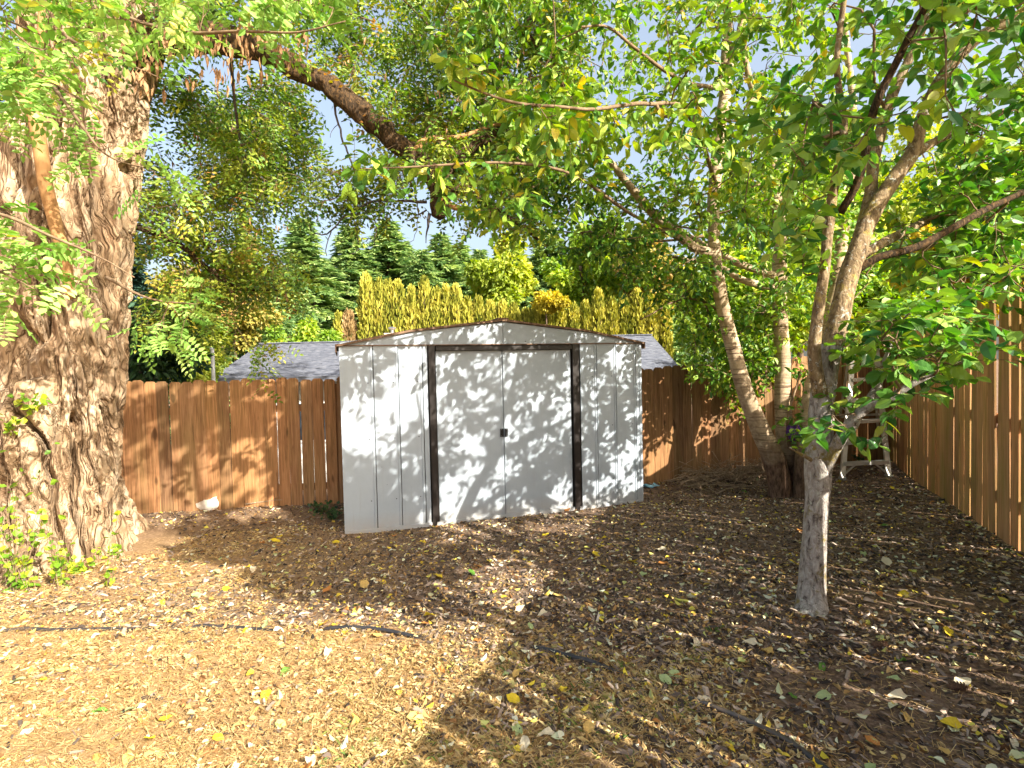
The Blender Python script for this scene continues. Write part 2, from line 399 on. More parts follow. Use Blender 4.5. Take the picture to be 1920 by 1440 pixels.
mul = t.ramp(n1, [(0.3, (0.045, 0.028, 0.02)), (0.5, (0.15, 0.10, 0.07)), (0.68, (0.34, 0.23, 0.16))])
soil = t.mix(t.attr(), tan, mul)
soil = t.mix(t.ramp(n2, [(0.5, (0, 0, 0)), (0.75, (0.5, 0.5, 0.5))]), soil, (0.33, 0.22, 0.15))
gm = t.finish(soil, 0.95, t.bump(t.math('ADD', n1, t.math('MULTIPLY', n3, 0.5)), 0.9, 0.02), 0.1)
ground = solo("ground", mb, gm, kind='structure', smooth=True)

# ------------------------------------------------------------------ fences
def dogear(w_, h_, th, kind):
    c = 0.028 if kind == 'ear' else 0.006
    pr = [(-w_ / 2, 0), (w_ / 2, 0), (w_ / 2, h_ - c), (w_ / 2 - c, h_), (-w_ / 2 + c, h_), (-w_ / 2, h_ - c)]
    v = [(x, -th / 2, z) for x, z in pr] + [(x, th / 2, z) for x, z in pr]
    f = [tuple(range(6)), tuple(range(11, 5, -1))] + [(i, 6 + i, 6 + (i + 1) % 6, (i + 1) % 6) for i in range(6)]
    m = MB(); m.add(v, [q for q in f]); return m
def build_fence(name, label, A, B, h, wpick, gapf, mt, kind, rails, side, seed):
    rr = random.Random(seed)
    A = np.array(A[:2]); B = np.array(B[:2]); d = B - A; L = np.linalg.norm(d); d /= L
    nrm = np.array([-d[1], d[0]]) * side                      # the far side, where rails and posts are
    ang = math.atan2(d[1], d[0])
    mid = (A + B) / 2
    root = thing(name, label, "fence", (A[0], A[1], gz1(*A)))
    ms = [dogear(wpick, h + q, 0.015, kind).mesh("picket_board") for q in (-0.012, 0.0, 0.01, 0.02)]
    for q in ms: q.materials.append(mt)
    s = 0.0; n = 0
    while s < L:
        p = A + d * (s + wpick / 2)
        z = float(macro(p[0], p[1])) - 0.03
        o = bpy.data.objects.new("picket", rr.choice(ms)); C.objects.link(o); o.parent = root
        dy = rr.gauss(0, 0.0025); o.location = (p[0] + nrm[0] * dy - root.location.x, p[1] + nrm[1] * dy - root.location.y, z - root.location.z)
        o.rotation_euler = (rr.gauss(0, 0.004), rr.gauss(0, 0.0035), ang + rr.gauss(0, 0.012))
        s += wpick + gapf(s, rr); n += 1
    for hz in rails:
        k = max(1, int(L / 2.4)); 
        for i in range(k):
            a = A + d * L * i / k + nrm * 0.030; b = A + d * L * (i + 1) / k + nrm * 0.030
            za = float(macro(*a)) + hz; zb = float(macro(*b)) + hz
            m = MB(); m.bar((*a, za), (*b, zb), 0.038, 0.085); part("rail", m, M_RAIL, root)
    k = int(L / 2.4)
    for i in range(k + 1):
        a = A + d * L * i / k + nrm * 0.098; z = float(macro(*a))
        m = MB(); m.box((a[0], a[1], z + h * 0.47 - 0.1), (0.088, 0.088, h * 0.94 + 0.2), np.array([[d[0], -d[1], 0], [d[1], d[0], 0], [0, 0, 1]])); part("post", m, M_RAIL, root)
    return root
HB = 1.74; HR = 2.08
def gap_back(s, rr):
    u_ = s
    if u_ < 4.6: return rr.choice((0.003, 0.005, 0.006))
    return rr.uniform(0.010, 0.014) if u_ < 7.5 else rr.choice((0.002, 0.003, 0.004, 0.006))
A_ = BL[:2] - BDIR * 3.0
build_fence("back_fence", "weathered brown cedar fence with dog-eared pickets behind the shed", A_, BC[:2] + BDIR * 0.0, HB, 0.137, gap_back, M_CEDAR, 'ear', (0.30, 1.33), 1, 4)
GR = random.Random(3)
def gap_right(s, rr):
    if s > 3.6: return GR.choice((0.003, 0.006, 0.028, 0.030, 0.034))
    return GR.choice((0.002, 0.003, 0.004, 0.006, 0.010, 0.014, 0.020))
RE = BC[:2] + RDIR * 12.6
build_fence("side_fence", "tall cedar privacy fence with thin light gaps along the right side", BC[:2] + RDIR * 0.02, RE, HR, 0.138, gap_right, M_CEDAR_R, 'flat', (0.35, 1.0, 1.75), 1 if RNRM @ np.array([-RDIR[1], RDIR[0]]) > 0 else -1, 11)

# ------------------------------------------------------------------ shed
SL = G(650, 1000); SR = G(1203, 939)
SXD = (SR - SL)[:2]; SW = np.linalg.norm(SXD); SXD /= SW; SYD = np.array([-SXD[1], SXD[0]])
SZ = min(gz1(*SL[:2]), gz1(*SR[:2])) - 0.02
ang = math.atan2(SXD[1], SXD[0])
shed = thing("garden_shed", "white metal garden shed with two sliding doors and dark brown trim", "shed", (SL[0], SL[1], SZ), ang)
def su(px, py):
    d = FWD + RIGHT * (px - 960) / FPX + UP * (720 - py) / FPX
    n = np.array([SYD[0], SYD[1], 0]); o = np.array([SL[0], SL[1], SZ])
    p = CAM + d * (((o - CAM) @ n) / (d @ n)); q = p - o
    return q[0] * SXD[0] + q[1] * SXD[1], q[2]
hw = (su(640, 648)[1] + su(1196, 643)[1]) / 2; pk = su(945, 601)[1]; pu = su(944, 700)[0]; SD = 1.32
t = NT("white_shed_paint"); v = t.coord()
n1 = t.noise(v, 2.5, 6, 0.6); n2 = t.noise(v, 60, 3, 0.5)
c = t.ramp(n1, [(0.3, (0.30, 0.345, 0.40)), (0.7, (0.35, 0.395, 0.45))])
sx = t.n("SeparateXYZ"); t.l(v, sx.inputs[0])
vs = t.n("Mapping"); vs.inputs["Scale"].default_value = (14, 14, 1.0); t.l(v, vs.inputs[0]); ns = t.noise(vs.outputs[0], 1.5, 6, 0.7)
c = t.mix(t.ramp(ns, [(0.55, (0, 0, 0)), (0.8, (0.35, 0.35, 0.35))]), c, (0.27, 0.265, 0.25))
lowd = t.math('MULTIPLY', t.ramp(sx.outputs[2], [(0.0, (1, 1, 1)), (0.22, (0, 0, 0))]), t.math('ADD', t.noise(v, 9, 6, 0.7), -0.1))
c = t.mix(lowd, c, (0.36, 0.28, 0.19))
sp = t.n("TexVoronoi"); sp.inputs["Scale"].default_value = 5.5; t.l(v, sp.inputs["Vector"])
c = t.mix(t.ramp(sp.outputs["Distance"], [(0.0, (0.9, 0.9, 0.9)), (0.035, (0, 0, 0))]), c, (0.12, 0.10, 0.09))
M_SHED = t.finish(c, 0.45, t.bump(n1, 0.25, 0.02), 0.35)
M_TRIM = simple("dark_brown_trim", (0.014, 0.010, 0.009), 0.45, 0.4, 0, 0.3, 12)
M_ROOFEDGE = simple("rusty_brown_edge", (0.17, 0.10, 0.06), 0.7, 0.3, 0, 0.4, 14, dirt=(0.07, 0.04, 0.025))
M_BLACK = simple("black_plastic", (0.015, 0.015, 0.016), 0.4, 0.5)
M_STEEL = simple("screw_steel", (0.45, 0.45, 0.45), 0.35, 0.5, 0.9)
xl = [0.0] + [su(px, 800)[0] for px in (703, 750, 795)] + [su(805, 800)[0]]
xr = [su(px, 800)[0] for px in (1089, 1120, 1156, 1193)] + [SW]
def wallpanel(a, b, seam=True):
    m = MB(); m.box(((a + b) / 2, 0.0, hw / 2), (b - a - 0.009, 0.012, hw)); o = part("wall_panel", m, M_SHED, shed, world=False)
    if seam and b - a > 0.08:
        m = MB()
        m.add([(b - 0.034, -0.0061, 0.01), (b - 0.028, -0.014, 0.01), (b - 0.010, -0.014, 0.01), (b - 0.004, -0.0061, 0.01), (b - 0.034, -0.0061, hw - .02), (b - 0.028, -0.014, hw - .02), (b - 0.010, -0.014, hw - .02), (b - 0.004, -0.0061, hw - .02)], [(0, 1, 5, 4), (1, 2, 6, 5), (2, 3, 7, 6)])
        part("rib", m, M_SHED, shed, world=False, parent=o)
        for z in (0.35, hw * 0.5, hw * 0.8):
            m = MB(); m.box((b - 0.06, -0.0075, z), (0.010, 0.004, 0.010)); part("screw", m, M_TRIM, shed, world=False, parent=o)
for a, b in zip(xl[:-1], xl[1:]): wallpanel(a, b)
for a, b in zip(xr[:-1], xr[1:]): wallpanel(a, b)
m = MB(); m.box((0.5 * SW, 0.03, hw / 2), (SW - .02, 0.004, hw - .01)); part("dark_seam_backing", m, M_TRIM, shed, world=False)  # dark sheet added behind panels and doors so their gaps read dark
dl = su(820, 800)[0]; dr = su(1072, 800)[0]; dm = su(944.5, 800)[0]; dtop = su(944, 657)[1]
for a, b in ((xl[-1], dl), (dr, xr[0])):
    m = MB(); m.box(((a + b) / 2 - 0.014, -0.014, hw / 2 - 0.005), (0.5 * (b - a), 0.04, hw - 0.01)).box(((a + b) / 2 + 0.018, -0.008, hw / 2 - 0.005), (0.38 * (b - a), 0.026, hw - 0.012)); part("door_jamb", m, M_TRIM, shed, world=False)
m = MB(); m.box(((dl + dr) / 2, -0.022, dtop + 0.028), (dr - dl - .001, 0.055, 0.045)).box(((dl + dr) / 2, -0.003, hw - 0.006), (dr - dl - 0.004, 0.016, 0.010)); part("door_track", m, M_TRIM, shed, world=False)
for a, b, sgn in ((dl + 0.002, dm - 0.004, 1), (dm + 0.004, dr - 0.002, -1)):
    m = MB(); hh = dtop - 0.03
    m.box(((a + b) / 2, 0.012, 0.03 + hh / 2), (b - a, 0.018, hh))
    e = b if sgn == 1 else a
    m.box((e - sgn * 0.012, -0.0005, 0.03 + hh / 2), (0.02, 0.007, hh - 0.01))
    o = part("sliding_door", m, M_SHED, shed, world=False)
    hx, hz_ = su(944.5, 811); m = MB()
    m.box((e - sgn * 0.024, -0.009, hz_), (0.036, 0.010, 0.095)).box((e - sgn * 0.012, -0.019, hz_), (0.008, 0.014, 0.085)); hd = part("handle", m, M_BLACK, shed, world=False, parent=o)
for z in (-.036, .036):
    for q in (-.034, .034): m = MB(); m.box((dm + q, -0.015, hz_ + z), (0.006, 0.003, 0.006)); part("screw", m, M_STEEL, shed, world=False)
# gable halves, corner trim, base, sides, roof
rise = pk - hw
for a, b, za, zb in ((-0.01, pu - 0.003, 0.03, rise - 0.02), (pu + 0.003, SW + 0.01, rise - 0.02, 0.03)):
    m = MB(); mx = a + (b - a) * (.42 if za < zb else .58); zm = rise * .42 + .024
    v = [(a, -0.016, hw + 0.004), (b, -0.016, hw + 0.004), (b, -0.016, hw + zb), (mx, -0.016, hw + zm), (a, -0.016, hw + za)]; v += [(x, 0.006, z) for x, y, z in v]
    m.add(v, [(0, 1, 2, 3, 4), (9, 8, 7, 6, 5), (0, 5, 6, 1), (1, 6, 7, 2), (2, 7, 8, 3), (3, 8, 9, 4), (4, 9, 5, 0)]); o = part("gable_panel", m, M_SHED, shed, world=False)
    for q, z in ((0.15, .03), (0.45, .03), (0.8, .03), (.5, rise * .36)):
        m = MB(); m.box((a + (b - a) * q, -0.018, hw + z), (0.010, 0.004, 0.010)); part("screw", m, M_TRIM, shed, world=False, parent=o)
m = MB(); m.box((SW / 2, -0.019, hw - 0.003), (SW + 0.02, 0.012, 0.010)); part("eave_trim", m, M_ROOFEDGE, shed, world=False)
for x in (-0.004, SW + 0.004):
    m = MB(); m.box((x, 0.001, hw / 2), (0.03, 0.03, hw)); part("corner_trim", m, M_SHED, shed, world=False)
for x in (0.0, SW):
    m = MB()
    for k in range(6): m.box((x, 0.02 + SD * (k + 0.5) / 6, hw / 2), (0.012, SD / 6 - 0.006, hw)); 
    part("side_wall", m, M_SHED, shed, world=False)
m = MB(); m.box((SW / 2, SD + 0.02, hw / 2), (SW, 0.012, hw)); part("back_wall", m, M_SHED, shed, world=False)
m = MB(); m.box((SW / 2, -0.012, 0.02), (SW + 0.02, 0.02, 0.05)); part("base_rail", m, M_SHED, shed, world=False)
for sgn in (-1, 1):
    xe = -0.045 if sgn < 0 else SW + 0.055; nseg = 5
    m = MB(); y0, y1 = -0.035, SD + 0.06
    def RZ(x): return hw + rise * (1 - abs(x - pu) / (SW / 2 + 0.02)) + 0.004
    xm = xe + (pu - xe) * .42; zm = hw + rise * .42 + .040
    for (xa, za_), (xb, zb_) in (((xe, hw + 0.0), (xm, zm)), ((xm, zm), (pu, pk + 0.006))):
        v = [(xa, y0, za_), (xb, y0, zb_), (xb, y1, zb_), (xa, y1, za_)]; v += [(x, y, z - 0.014) for x, y, z in v]
        m.add(v, [(0, 1, 2, 3), (7, 6, 5, 4), (0, 4, 5, 1), (1, 5, 6, 2), (2, 6, 7, 3), (3, 7, 4, 0)])
    for k in range(7):
        f = (k + 0.5) / 7; y = y0 + (y1 - y0) * f
        m.bar((xe, y, hw + 0.008), (xm, y, zm + .007), 0.03, 0.018).bar((xm, y, zm + .007), (pu, y, pk + 0.013), 0.03, 0.018)
    part("roof_panel", m, M_ROOFEDGE if sgn < 0 else M_ROOFEDGE, shed, world=False)
    m = MB(); m.bar((xe, y0 - 0.006, hw - 0.004), (xm, y0 - 0.006, zm - .003), 0.012, 0.022).bar((xm, y0 - 0.006, zm - .003), (pu, y0 - 0.006, pk + 0.002), 0.012, 0.022); part("roof_edge", m, M_ROOFEDGE, shed, world=False)
    m = MB(); m.box((xe + sgn * 0.006, (y0 + y1) / 2, hw - 0.03), (0.012, y1 - y0, 0.085)); part("eave_strip", m, M_ROOFEDGE, shed, world=False)
m = MB(); m.box((pu, (y0 + y1) / 2, pk + 0.018), (0.13, y1 - y0 + 0.02, 0.022)).box((pu, y0 - 0.012, pk + 0.004), (0.07, 0.012, 0.03)); part("ridge_cap", m, M_ROOFEDGE, shed, world=False)

# ------------------------------------------------------------------ neighbour's house
t = NT("grey_shingles"); v = t.coord()
bk = t.n("TexBrick"); bk.inputs["Scale"].default_value = 1.0; bk.inputs["Brick Width"].default_value = 0.33; bk.inputs["Row Height"].default_value = 0.6; bk.inputs["Mortar Size"].default_value = 0.006
mp = t.n("Mapping"); mp.inputs["Scale"].default_value = (1, 0.02, 1); t.l(v, mp.inputs[0]); t.l(mp.outputs[0], bk.inputs["Vector"])
wv = t.noise(t.coord("Object", (1.6, 6.0, 6.0)), 4, 5, 0.7)
c = t.ramp(wv, [(0.3, (0.05, 0.055, 0.075)), (0.5, (0.11, 0.12, 0.15)), (0.72, (0.20, 0.21, 0.24))])
M_SHINGLE = t.finish(c, 0.9, t.bump(wv, 0.6, 0.02), 0.1)
M_FASCIA = simple("grey_gutter", (0.13, 0.14, 0.17), 0.4, 0.5)
M_WHITE = simple("white_siding", (0.72, 0.72, 0.69), 0.6)
M_CREAM = simple("cream_soffit", (0.62, 0.58, 0.38), 0.7)
E0 = P(397, 709, 13.0); E1 = P(1275, 690, 13.0); R0 = P(486, 644, 15.6); R1 = P(1235, 630, 15.6)
ez = (E0[2] + E1[2]) / 2; rz_ = (R0[2] + R1[2]) / 2; ey = 13.0; ry = 15.6
house = thing("neighbour_house", "single storey white house with grey shingle roof beyond the back fence", "house", (E0[0], ey, gz1(0, 13.5)))
X0, X1 = E0[0], E1[0]
m = MB(); NR = 26
for k in range(NR):
    f0, f1 = k / NR, (k + 1) / NR
    ya, yb = ey + (ry - ey) * f0, ey + (ry - ey) * f1; za, zb = ez + (rz_ - ez) * f0, ez + (rz_ - ez) * f1
    rr_ = random.Random(k); xs = [X0 - 0.0] + [X0 + q * 0.9 + (k % 3) * 0.3 for q in range(1, int((X1 - X0) / 0.9))] + [X1]
    for a, b in zip(xs[:-1], xs[1:]):
        lift = rr_.uniform(0.012, 0.03)
        m.add([(a + .004, ya - 0.03, za + lift - .008), (b - .004, ya - 0.03, za + lift - .008), (b - .004, yb, zb + 0.004), (a + .004, yb, zb + 0.004), (a + .004, ya - 0.03, za - 0.03), (b - .004, ya - 0.03, za - 0.03)], [(0, 1, 2, 3), (4, 5, 1, 0)])
o = part("shingles", m, M_SHINGLE, house); o["kind"] = "stuff"
m = MB(); v = [(X0 - .02, ey, ez - 0.05), (X1, ey, ez - 0.05), (X1, ry, rz_ - 0.01), (X0 - .02, ry, rz_ - 0.01), (X0 - .02, 2 * ry - ey, ez - 0.05), (X1, 2 * ry - ey, ez - 0.05)]
m.add(v, [(0, 1, 2, 3), (3, 2, 5, 4), (0, 3, 4), (1, 5, 2), (0, 4, 5, 1)]); roof = part("roof", m, M_SHINGLE, house)
m = MB(); m.box(((X0 + X1) / 2, ry, rz_ + 0.02), (X1 - X0, 0.22, 0.03)); part("ridge_cap", m, M_SHINGLE, house, parent=roof)
m = MB(); m.box(((X0 + X1) / 2, ey - 0.07, ez - 0.075), (X1 - X0 + 0.1, 0.12, 0.12)).box(((X0 + X1) / 2, ey - 0.07, ez - 0.01), (X1 - X0 + 0.12, 0.14, 0.02)); part("gutter", m, M_FASCIA, house, parent=roof)
m = MB(); m.box(((X0 + X1) / 2, ey + 0.18, ez - 0.15), (X1 - X0, 0.40, 0.03)); part("soffit", m, M_CREAM, house, parent=roof)
zb0 = gz1(0, 14) - 0.2
m = MB(); m.box(((X0 + X1) / 2, (ey + .45 + 2 * ry - ey - .45) / 2, (zb0 + ez - .15) / 2), (X1 - X0 - 0.6, 2 * (ry - ey) - 0.9, ez - .15 - zb0)); wall = part("wall", m, M_WHITE, house)
for wx in (-5.2, -2.2, 1.2):
    m = MB(); m.box((wx, ey + .44, ez - 1.15), (1.3, 0.05, 1.05)); fr = part("window", m, M_WHITE, house, parent=None)
    m = MB(); m.box((wx - .31, ey + .412, ez - 1.15), (0.56, 0.01, 0.92)).box((wx + .31, ey + .412, ez - 1.15), (0.56, 0.01, 0.92)); part("pane", m, simple("window_glass", (0.03, 0.04, 0.05), 0.1, 0.8), house, parent=fr)
cp = P(736, 628, 16.4); M_BRICK = simple("pale_brick", (0.50, 0.40, 0.32), 0.8, 0.2, 0, 0.3, 30)
m = MB()
for k in range(12):
    m.box((cp[0], 16.4, cp[2] - 0.03 - k * 0.075), (0.36 - 0.01 * (k % 2), 0.36 - 0.01 * (k % 2), 0.07))
m.box((cp[0], 16.4, cp[2] + 0.025), (0.42, 0.42, 0.04)); ch = part("chimney", m, M_BRICK, house)
m = MB(); m.tube([(cp[0], 16.4, cp[2] + 0.04), (cp[0], 16.4, cp[2] + 0.16)], 0.06, 10); m.tube([(cp[0], 16.4, cp[2] + 0.16), (cp[0], 16.4, cp[2] + 0.20), (cp[0], 16.4, cp[2] + 0.24)], [0.08, 0.14, 0.07], 12); part("flue_cap", m, M_STEEL, house, parent=ch)
vp = P(563, 655, 15.2); m = MB(); m.box((vp[0], 15.2, vp[2]), (0.28, 0.2, 0.09)); part("roof_vent", m, M_FASCIA, house, parent=roof)
pp = P(398, 655, 10.5); pb = gz1(pp[0], pp[1]); m = MB(); m.tube([(pp[0], pp[1], pb), (pp[0], pp[1], pp[2] - 0.3), (pp[0], pp[1], pp[2])], [0.035, 0.035, 0.032], 10).tube([(pp[0], pp[1], pp[2]), (pp[0], pp[1], pp[2] + 0.04)], [0.045, 0.03], 10)
solo("vent_pipe", m, M_WHITE, "thin white vertical pipe standing behind the back fence beside the house", "pipe")
# ------------------------------------------------------------------ leaves and trees
def leaf6(w_, fold=0.12, tipdrop=0.15, neck=0.35):
    v = np.array([(0, 0, 0), (w_, neck, fold), (w_ * .72, .72, fold * .6), (0, 1, -tipdrop), (-w_ * .72, .72, fold * .6), (-w_, neck, fold)])
    return v, [np.array([[0, 1, 2, 3], [0, 3, 4, 5]])]
def leaf4(w_):
    return np.array([(0, 0, 0), (w_, .5, .08), (0, 1, 0), (-w_, .5, .08)]), [np.array([[0, 1, 2], [0, 2, 3]])]
def leafrich(w_, curl=0.25, fold=0.18, wave=0.0, tip=1.0):
    ys = np.array([0, .10, .28, .5, .72, .9, 1.0]); ws = np.array([0.05, .55, .95, 1.0, .78, .36 * tip, 0.02]) * w_
    v = []; f = []
    for i, (y, q) in enumerate(zip(ys, ws)):
        z = -curl * y * y
        wv = wave * math.sin(i * 2.1)
        v += [(-q, y, z + fold * q + wv * q), (0, y, z), (q, y, z + fold * q - wv * q)]
    v.append((0, -0.28, 0.02))
    for i in range(6):
        a = i * 3; f += [(a, a + 1, a + 4, a + 3), (a + 1, a + 2, a + 5, a + 4)]
    v2 = [(-.012, -.28, .02), (.012, -.28, .02)]; n = len(v); v += v2; f.append((n, n + 1, 2, 0))
    by4 = np.array(f)
    return np.array(v), [by4]
def frames(d, nh):
    d = d / (np.linalg.norm(d, axis=1)[:, None] + 1e-9)
    x = np.cross(d, nh); x /= np.linalg.norm(x, axis=1)[:, None] + 1e-9
    z = np.cross(x, d)
    return np.stack([x, d, z], -1)
def rand_dir(n, g=rng):
    v = g.normal(size=(n, 3)); return v / np.linalg.norm(v, axis=1)[:, None]
def smooth_path(pts, step):
    pts = np.asarray(pts, float)
    if len(pts) == 2: pts = np.array([pts[0], (pts[0] + pts[1]) / 2, pts[1]])
    Pp = np.vstack([2 * pts[0] - pts[1], pts, 2 * pts[-1] - pts[-2]]); out = []
    for i in range(1, len(Pp) - 2):
        k = max(2, int(np.linalg.norm(Pp[i + 1][:3] - Pp[i][:3]) / step)); u = np.linspace(0, 1, k, endpoint=False)[:, None]
        out.append(0.5 * (2 * Pp[i] + (-Pp[i - 1] + Pp[i + 1]) * u + (2 * Pp[i - 1] - 5 * Pp[i] + 4 * Pp[i + 1] - Pp[i + 2]) * u ** 2 + (-Pp[i - 1] + 3 * Pp[i] - 3 * Pp[i + 1] + Pp[i + 2]) * u ** 3))
    out.append(Pp[-2][None]); return np.concatenate(out)

class Tree:
    def __init__(s, root, seed):
        s.root = root; s.g = np.random.default_rng(seed); s.N = []; s.par = []; s.cap = []; s.paths = []; s.nl = 0
    def limb(s, pts, mt, name="limb", sides=14, rough=0.10, step=0.07, wob=0.012, nodes=True, flare=0.0):
        """pts: (x,y,z,radius) rows"""
        q = smooth_path(pts, step)
        q[:, :3] += wob * np.stack([fbm(q[:, :3] * 2.3 + 7 * k, 2, 40 + k) for k in range(3)], 1) * np.clip(np.arange(len(q)) / 4, 0, 1)[:, None]
        if flare: q[:, 3] *= 1 + flare * np.exp(-np.linalg.norm(q[:, :3] - q[0, :3], axis=1) / 0.10)
        m = MB(); m.tube(q[:, :3], q[:, 3], sides, True, 0.5, rough, s.nl + 3)
        o = part(name, m, mt, s.root, True)
        if nodes:
            b = len(s.N)
            for i in range(len(q)):
                s.N.append(q[i, :3]); s.par.append(b + i - 1 if i else -1); s.cap.append(q[i, 3])
        s.nl += 1; return o
    def grow(s, targets, step=0.14, lift=0.12, jit=0.02, reach=0.0):
        T = np.asarray(targets); base = np.array(s.N)
        dmin = np.array([np.min(np.sum((base - t_) ** 2, 1)) for t_ in T]); order = np.argsort(dmin)
        cap = np.zeros((len(s.N) + 40 * len(T), 3)); cap[:len(s.N)] = base; n = len(s.N)
        for ti in order:
            tgt = T[ti]; d2 = np.sum((cap[:n] - tgt) ** 2, 1); j = int(np.argmin(d2)); d = math.sqrt(d2[j])
            if d < 0.06: continue
            S = cap[j]; pj = s.par[j]; t0 = (S - cap[pj]) if pj >= 0 else (tgt - S)
            t0 = t0 / (np.linalg.norm(t0) + 1e-9); c = S + t0 * d * 0.38 + np.array([0, 0, lift * d]) + s.g.normal(size=3) * d * 0.06
            k = max(2, int(d / step)); u = np.linspace(0, 1, k + 1)[1:, None]
            pth = (1 - u) ** 2 * S + 2 * u * (1 - u) * c + u ** 2 * tgt + s.g.normal(size=(k, 3)) * jit * (1 - u * 0.3)
            ids = [j]; pr = j
            for p_ in pth:
                cap[n] = p_; s.N.append(p_); s.par.append(pr); s.cap.append(9.0); pr = n; ids.append(n); n += 1
            s.paths.append(ids)
    def twigs(s, mt, rt=0.0035, expo=0.48, name="twigs", sides=5):
        N = np.array(s.N); cnt = np.zeros(len(N))
        for ids in s.paths: cnt[ids[-1]] += 1
        for i in range(len(N) - 1, -1, -1):
            if s.par[i] >= 0: cnt[s.par[i]] += cnt[i]
        rad = rt * np.maximum(cnt, 1) ** expo
        for i in range(len(N)):
            if s.cap[i] < 9: rad[i] = s.cap[i]
            elif s.par[i] >= 0: rad[i] = min(rad[i], rad[s.par[i]] * 0.92)
        m = MB()
        for ids in s.paths:
            r = rad[ids].copy(); r[0] = min(r[0], r[1] * 1.15); m.tube(N[ids], r, sides if r[0] > 0.012 else 4, False)
        o = part(name, m, mt, s.root, True); o["kind"] = "stuff"; s.NN = N
        return o
    def sprigs(s, per, L, n_leaf, droop=0.3, out=0.7, along=True, frac=0.25):
        """leafy side shoots: returns leaf base points, shoot directions at the leaf, side signs, plus the shoot twig mesh"""
        N = s.NN; pos = []; dr = []; side = []; m = MB(); g = s.g; A = []; Dd = []; Ll = []
        for ids in s.paths:
            pts = N[ids]; k = per if isinstance(per, int) else int(per[0] + g.random() * (per[1] - per[0] + 1))
            u = frac + (1 - frac) * g.random(k); u[0] = 1.0
            f = u * (len(pts) - 1); i0 = np.minimum(f.astype(int), len(pts) - 2); fr = (f - i0)[:, None]
            b = pts[i0] * (1 - fr) + pts[i0 + 1] * fr; t0 = pts[i0 + 1] - pts[i0]; t0 /= np.linalg.norm(t0, axis=1)[:, None] + 1e-9
            rd = rand_dir(k, g); d = t0 * (1 - out) + rd * out + np.array([0, 0, 0.12]); d[0] = t0[0] + rd[0] * .3; d /= np.linalg.norm(d, axis=1)[:, None]
            A.append(b); Dd.append(d); Ll.append(L[0] + g.random(k) * (L[1] - L[0]))
        A = np.concatenate(A); Dd = np.concatenate(Dd); Ll = np.concatenate(Ll); n = len(A)
        dn = np.array([0, 0, -1.0]); K = 4; us = np.linspace(0, 1, K)
        pts = A[:, None] + Dd[:, None] * (Ll[:, None, None] * us[None, :, None]) + dn * (droop * Ll[:, None, None] * (us ** 2)[None, :, None])
        # three-sided tapering shoots
        d_ = Dd; nv = np.cross(d_, rand_dir(n, g)); nv /= np.linalg.norm(nv, axis=1)[:, None]; bv = np.cross(d_, nv)
        rr = (0.0022 * (1 - 0.6 * us))[None, :, None, None]; an = np.arange(3) * 2.094
        ring = np.cos(an)[None, None, :, None] * nv[:, None, None] + np.sin(an)[None, None, :, None] * bv[:, None, None]
        vv = pts[:, :, None, :] + ring * rr; base = (np.arange(n) * K * 3)[:, None, None, None]
        i = (np.arange(K - 1) * 3)[None, :, None, None]; j = np.arange(3)[None, None, :]; j2 = (j + 1) % 3
        fq = np.stack([j, j2, j2 + 3, j + 3], -1) + i + base
        m.add(vv.reshape(-1, 3), fq.reshape(-1, 4)); s.shoot = m
        ul = (np.arange(n_leaf) + 0.6 + 0.5 * g.random((n, n_leaf)) * 0.8) / (n_leaf + 0.2); ul = np.clip(ul, 0.08, 1)
        lp = A[:, None] + Dd[:, None] * (Ll[:, None] * ul)[..., None] + dn * (droop * Ll[:, None] * ul ** 2)[..., None]
        ld = Dd[:, None] + dn * (2 * droop * ul)[..., None]; ld = ld / np.linalg.norm(ld, axis=2)[..., None]
        sg = np.where((np.arange(n_leaf)[None] + g.integers(0, 2, (n, 1))) % 2 == 0, 1.0, -1.0)
        return lp.reshape(-1, 3), ld.reshape(-1, 3), sg.reshape(-1)
    def shoots(s, mt):
        o = part("shoots", s.shoot, mt, s.root); o["kind"] = "stuff"

def orient(ld, sg, g, side=0.85, fwd=0.45, droop=0.35, jit=0.35, upj=0.6):
    n = len(ld); up = np.tile(np.array([0, 0, 1.0]), (n, 1))
    sd_ = np.cross(ld, up); sd_ /= np.linalg.norm(sd_, axis=1)[:, None] + 1e-6
    d = sd_ * (sg * side)[:, None] + ld * fwd + g.normal(size=(n, 3)) * jit + np.array([0, 0, -droop])
    nh = up + g.normal(size=(n, 3)) * upj
    return frames(d, nh)

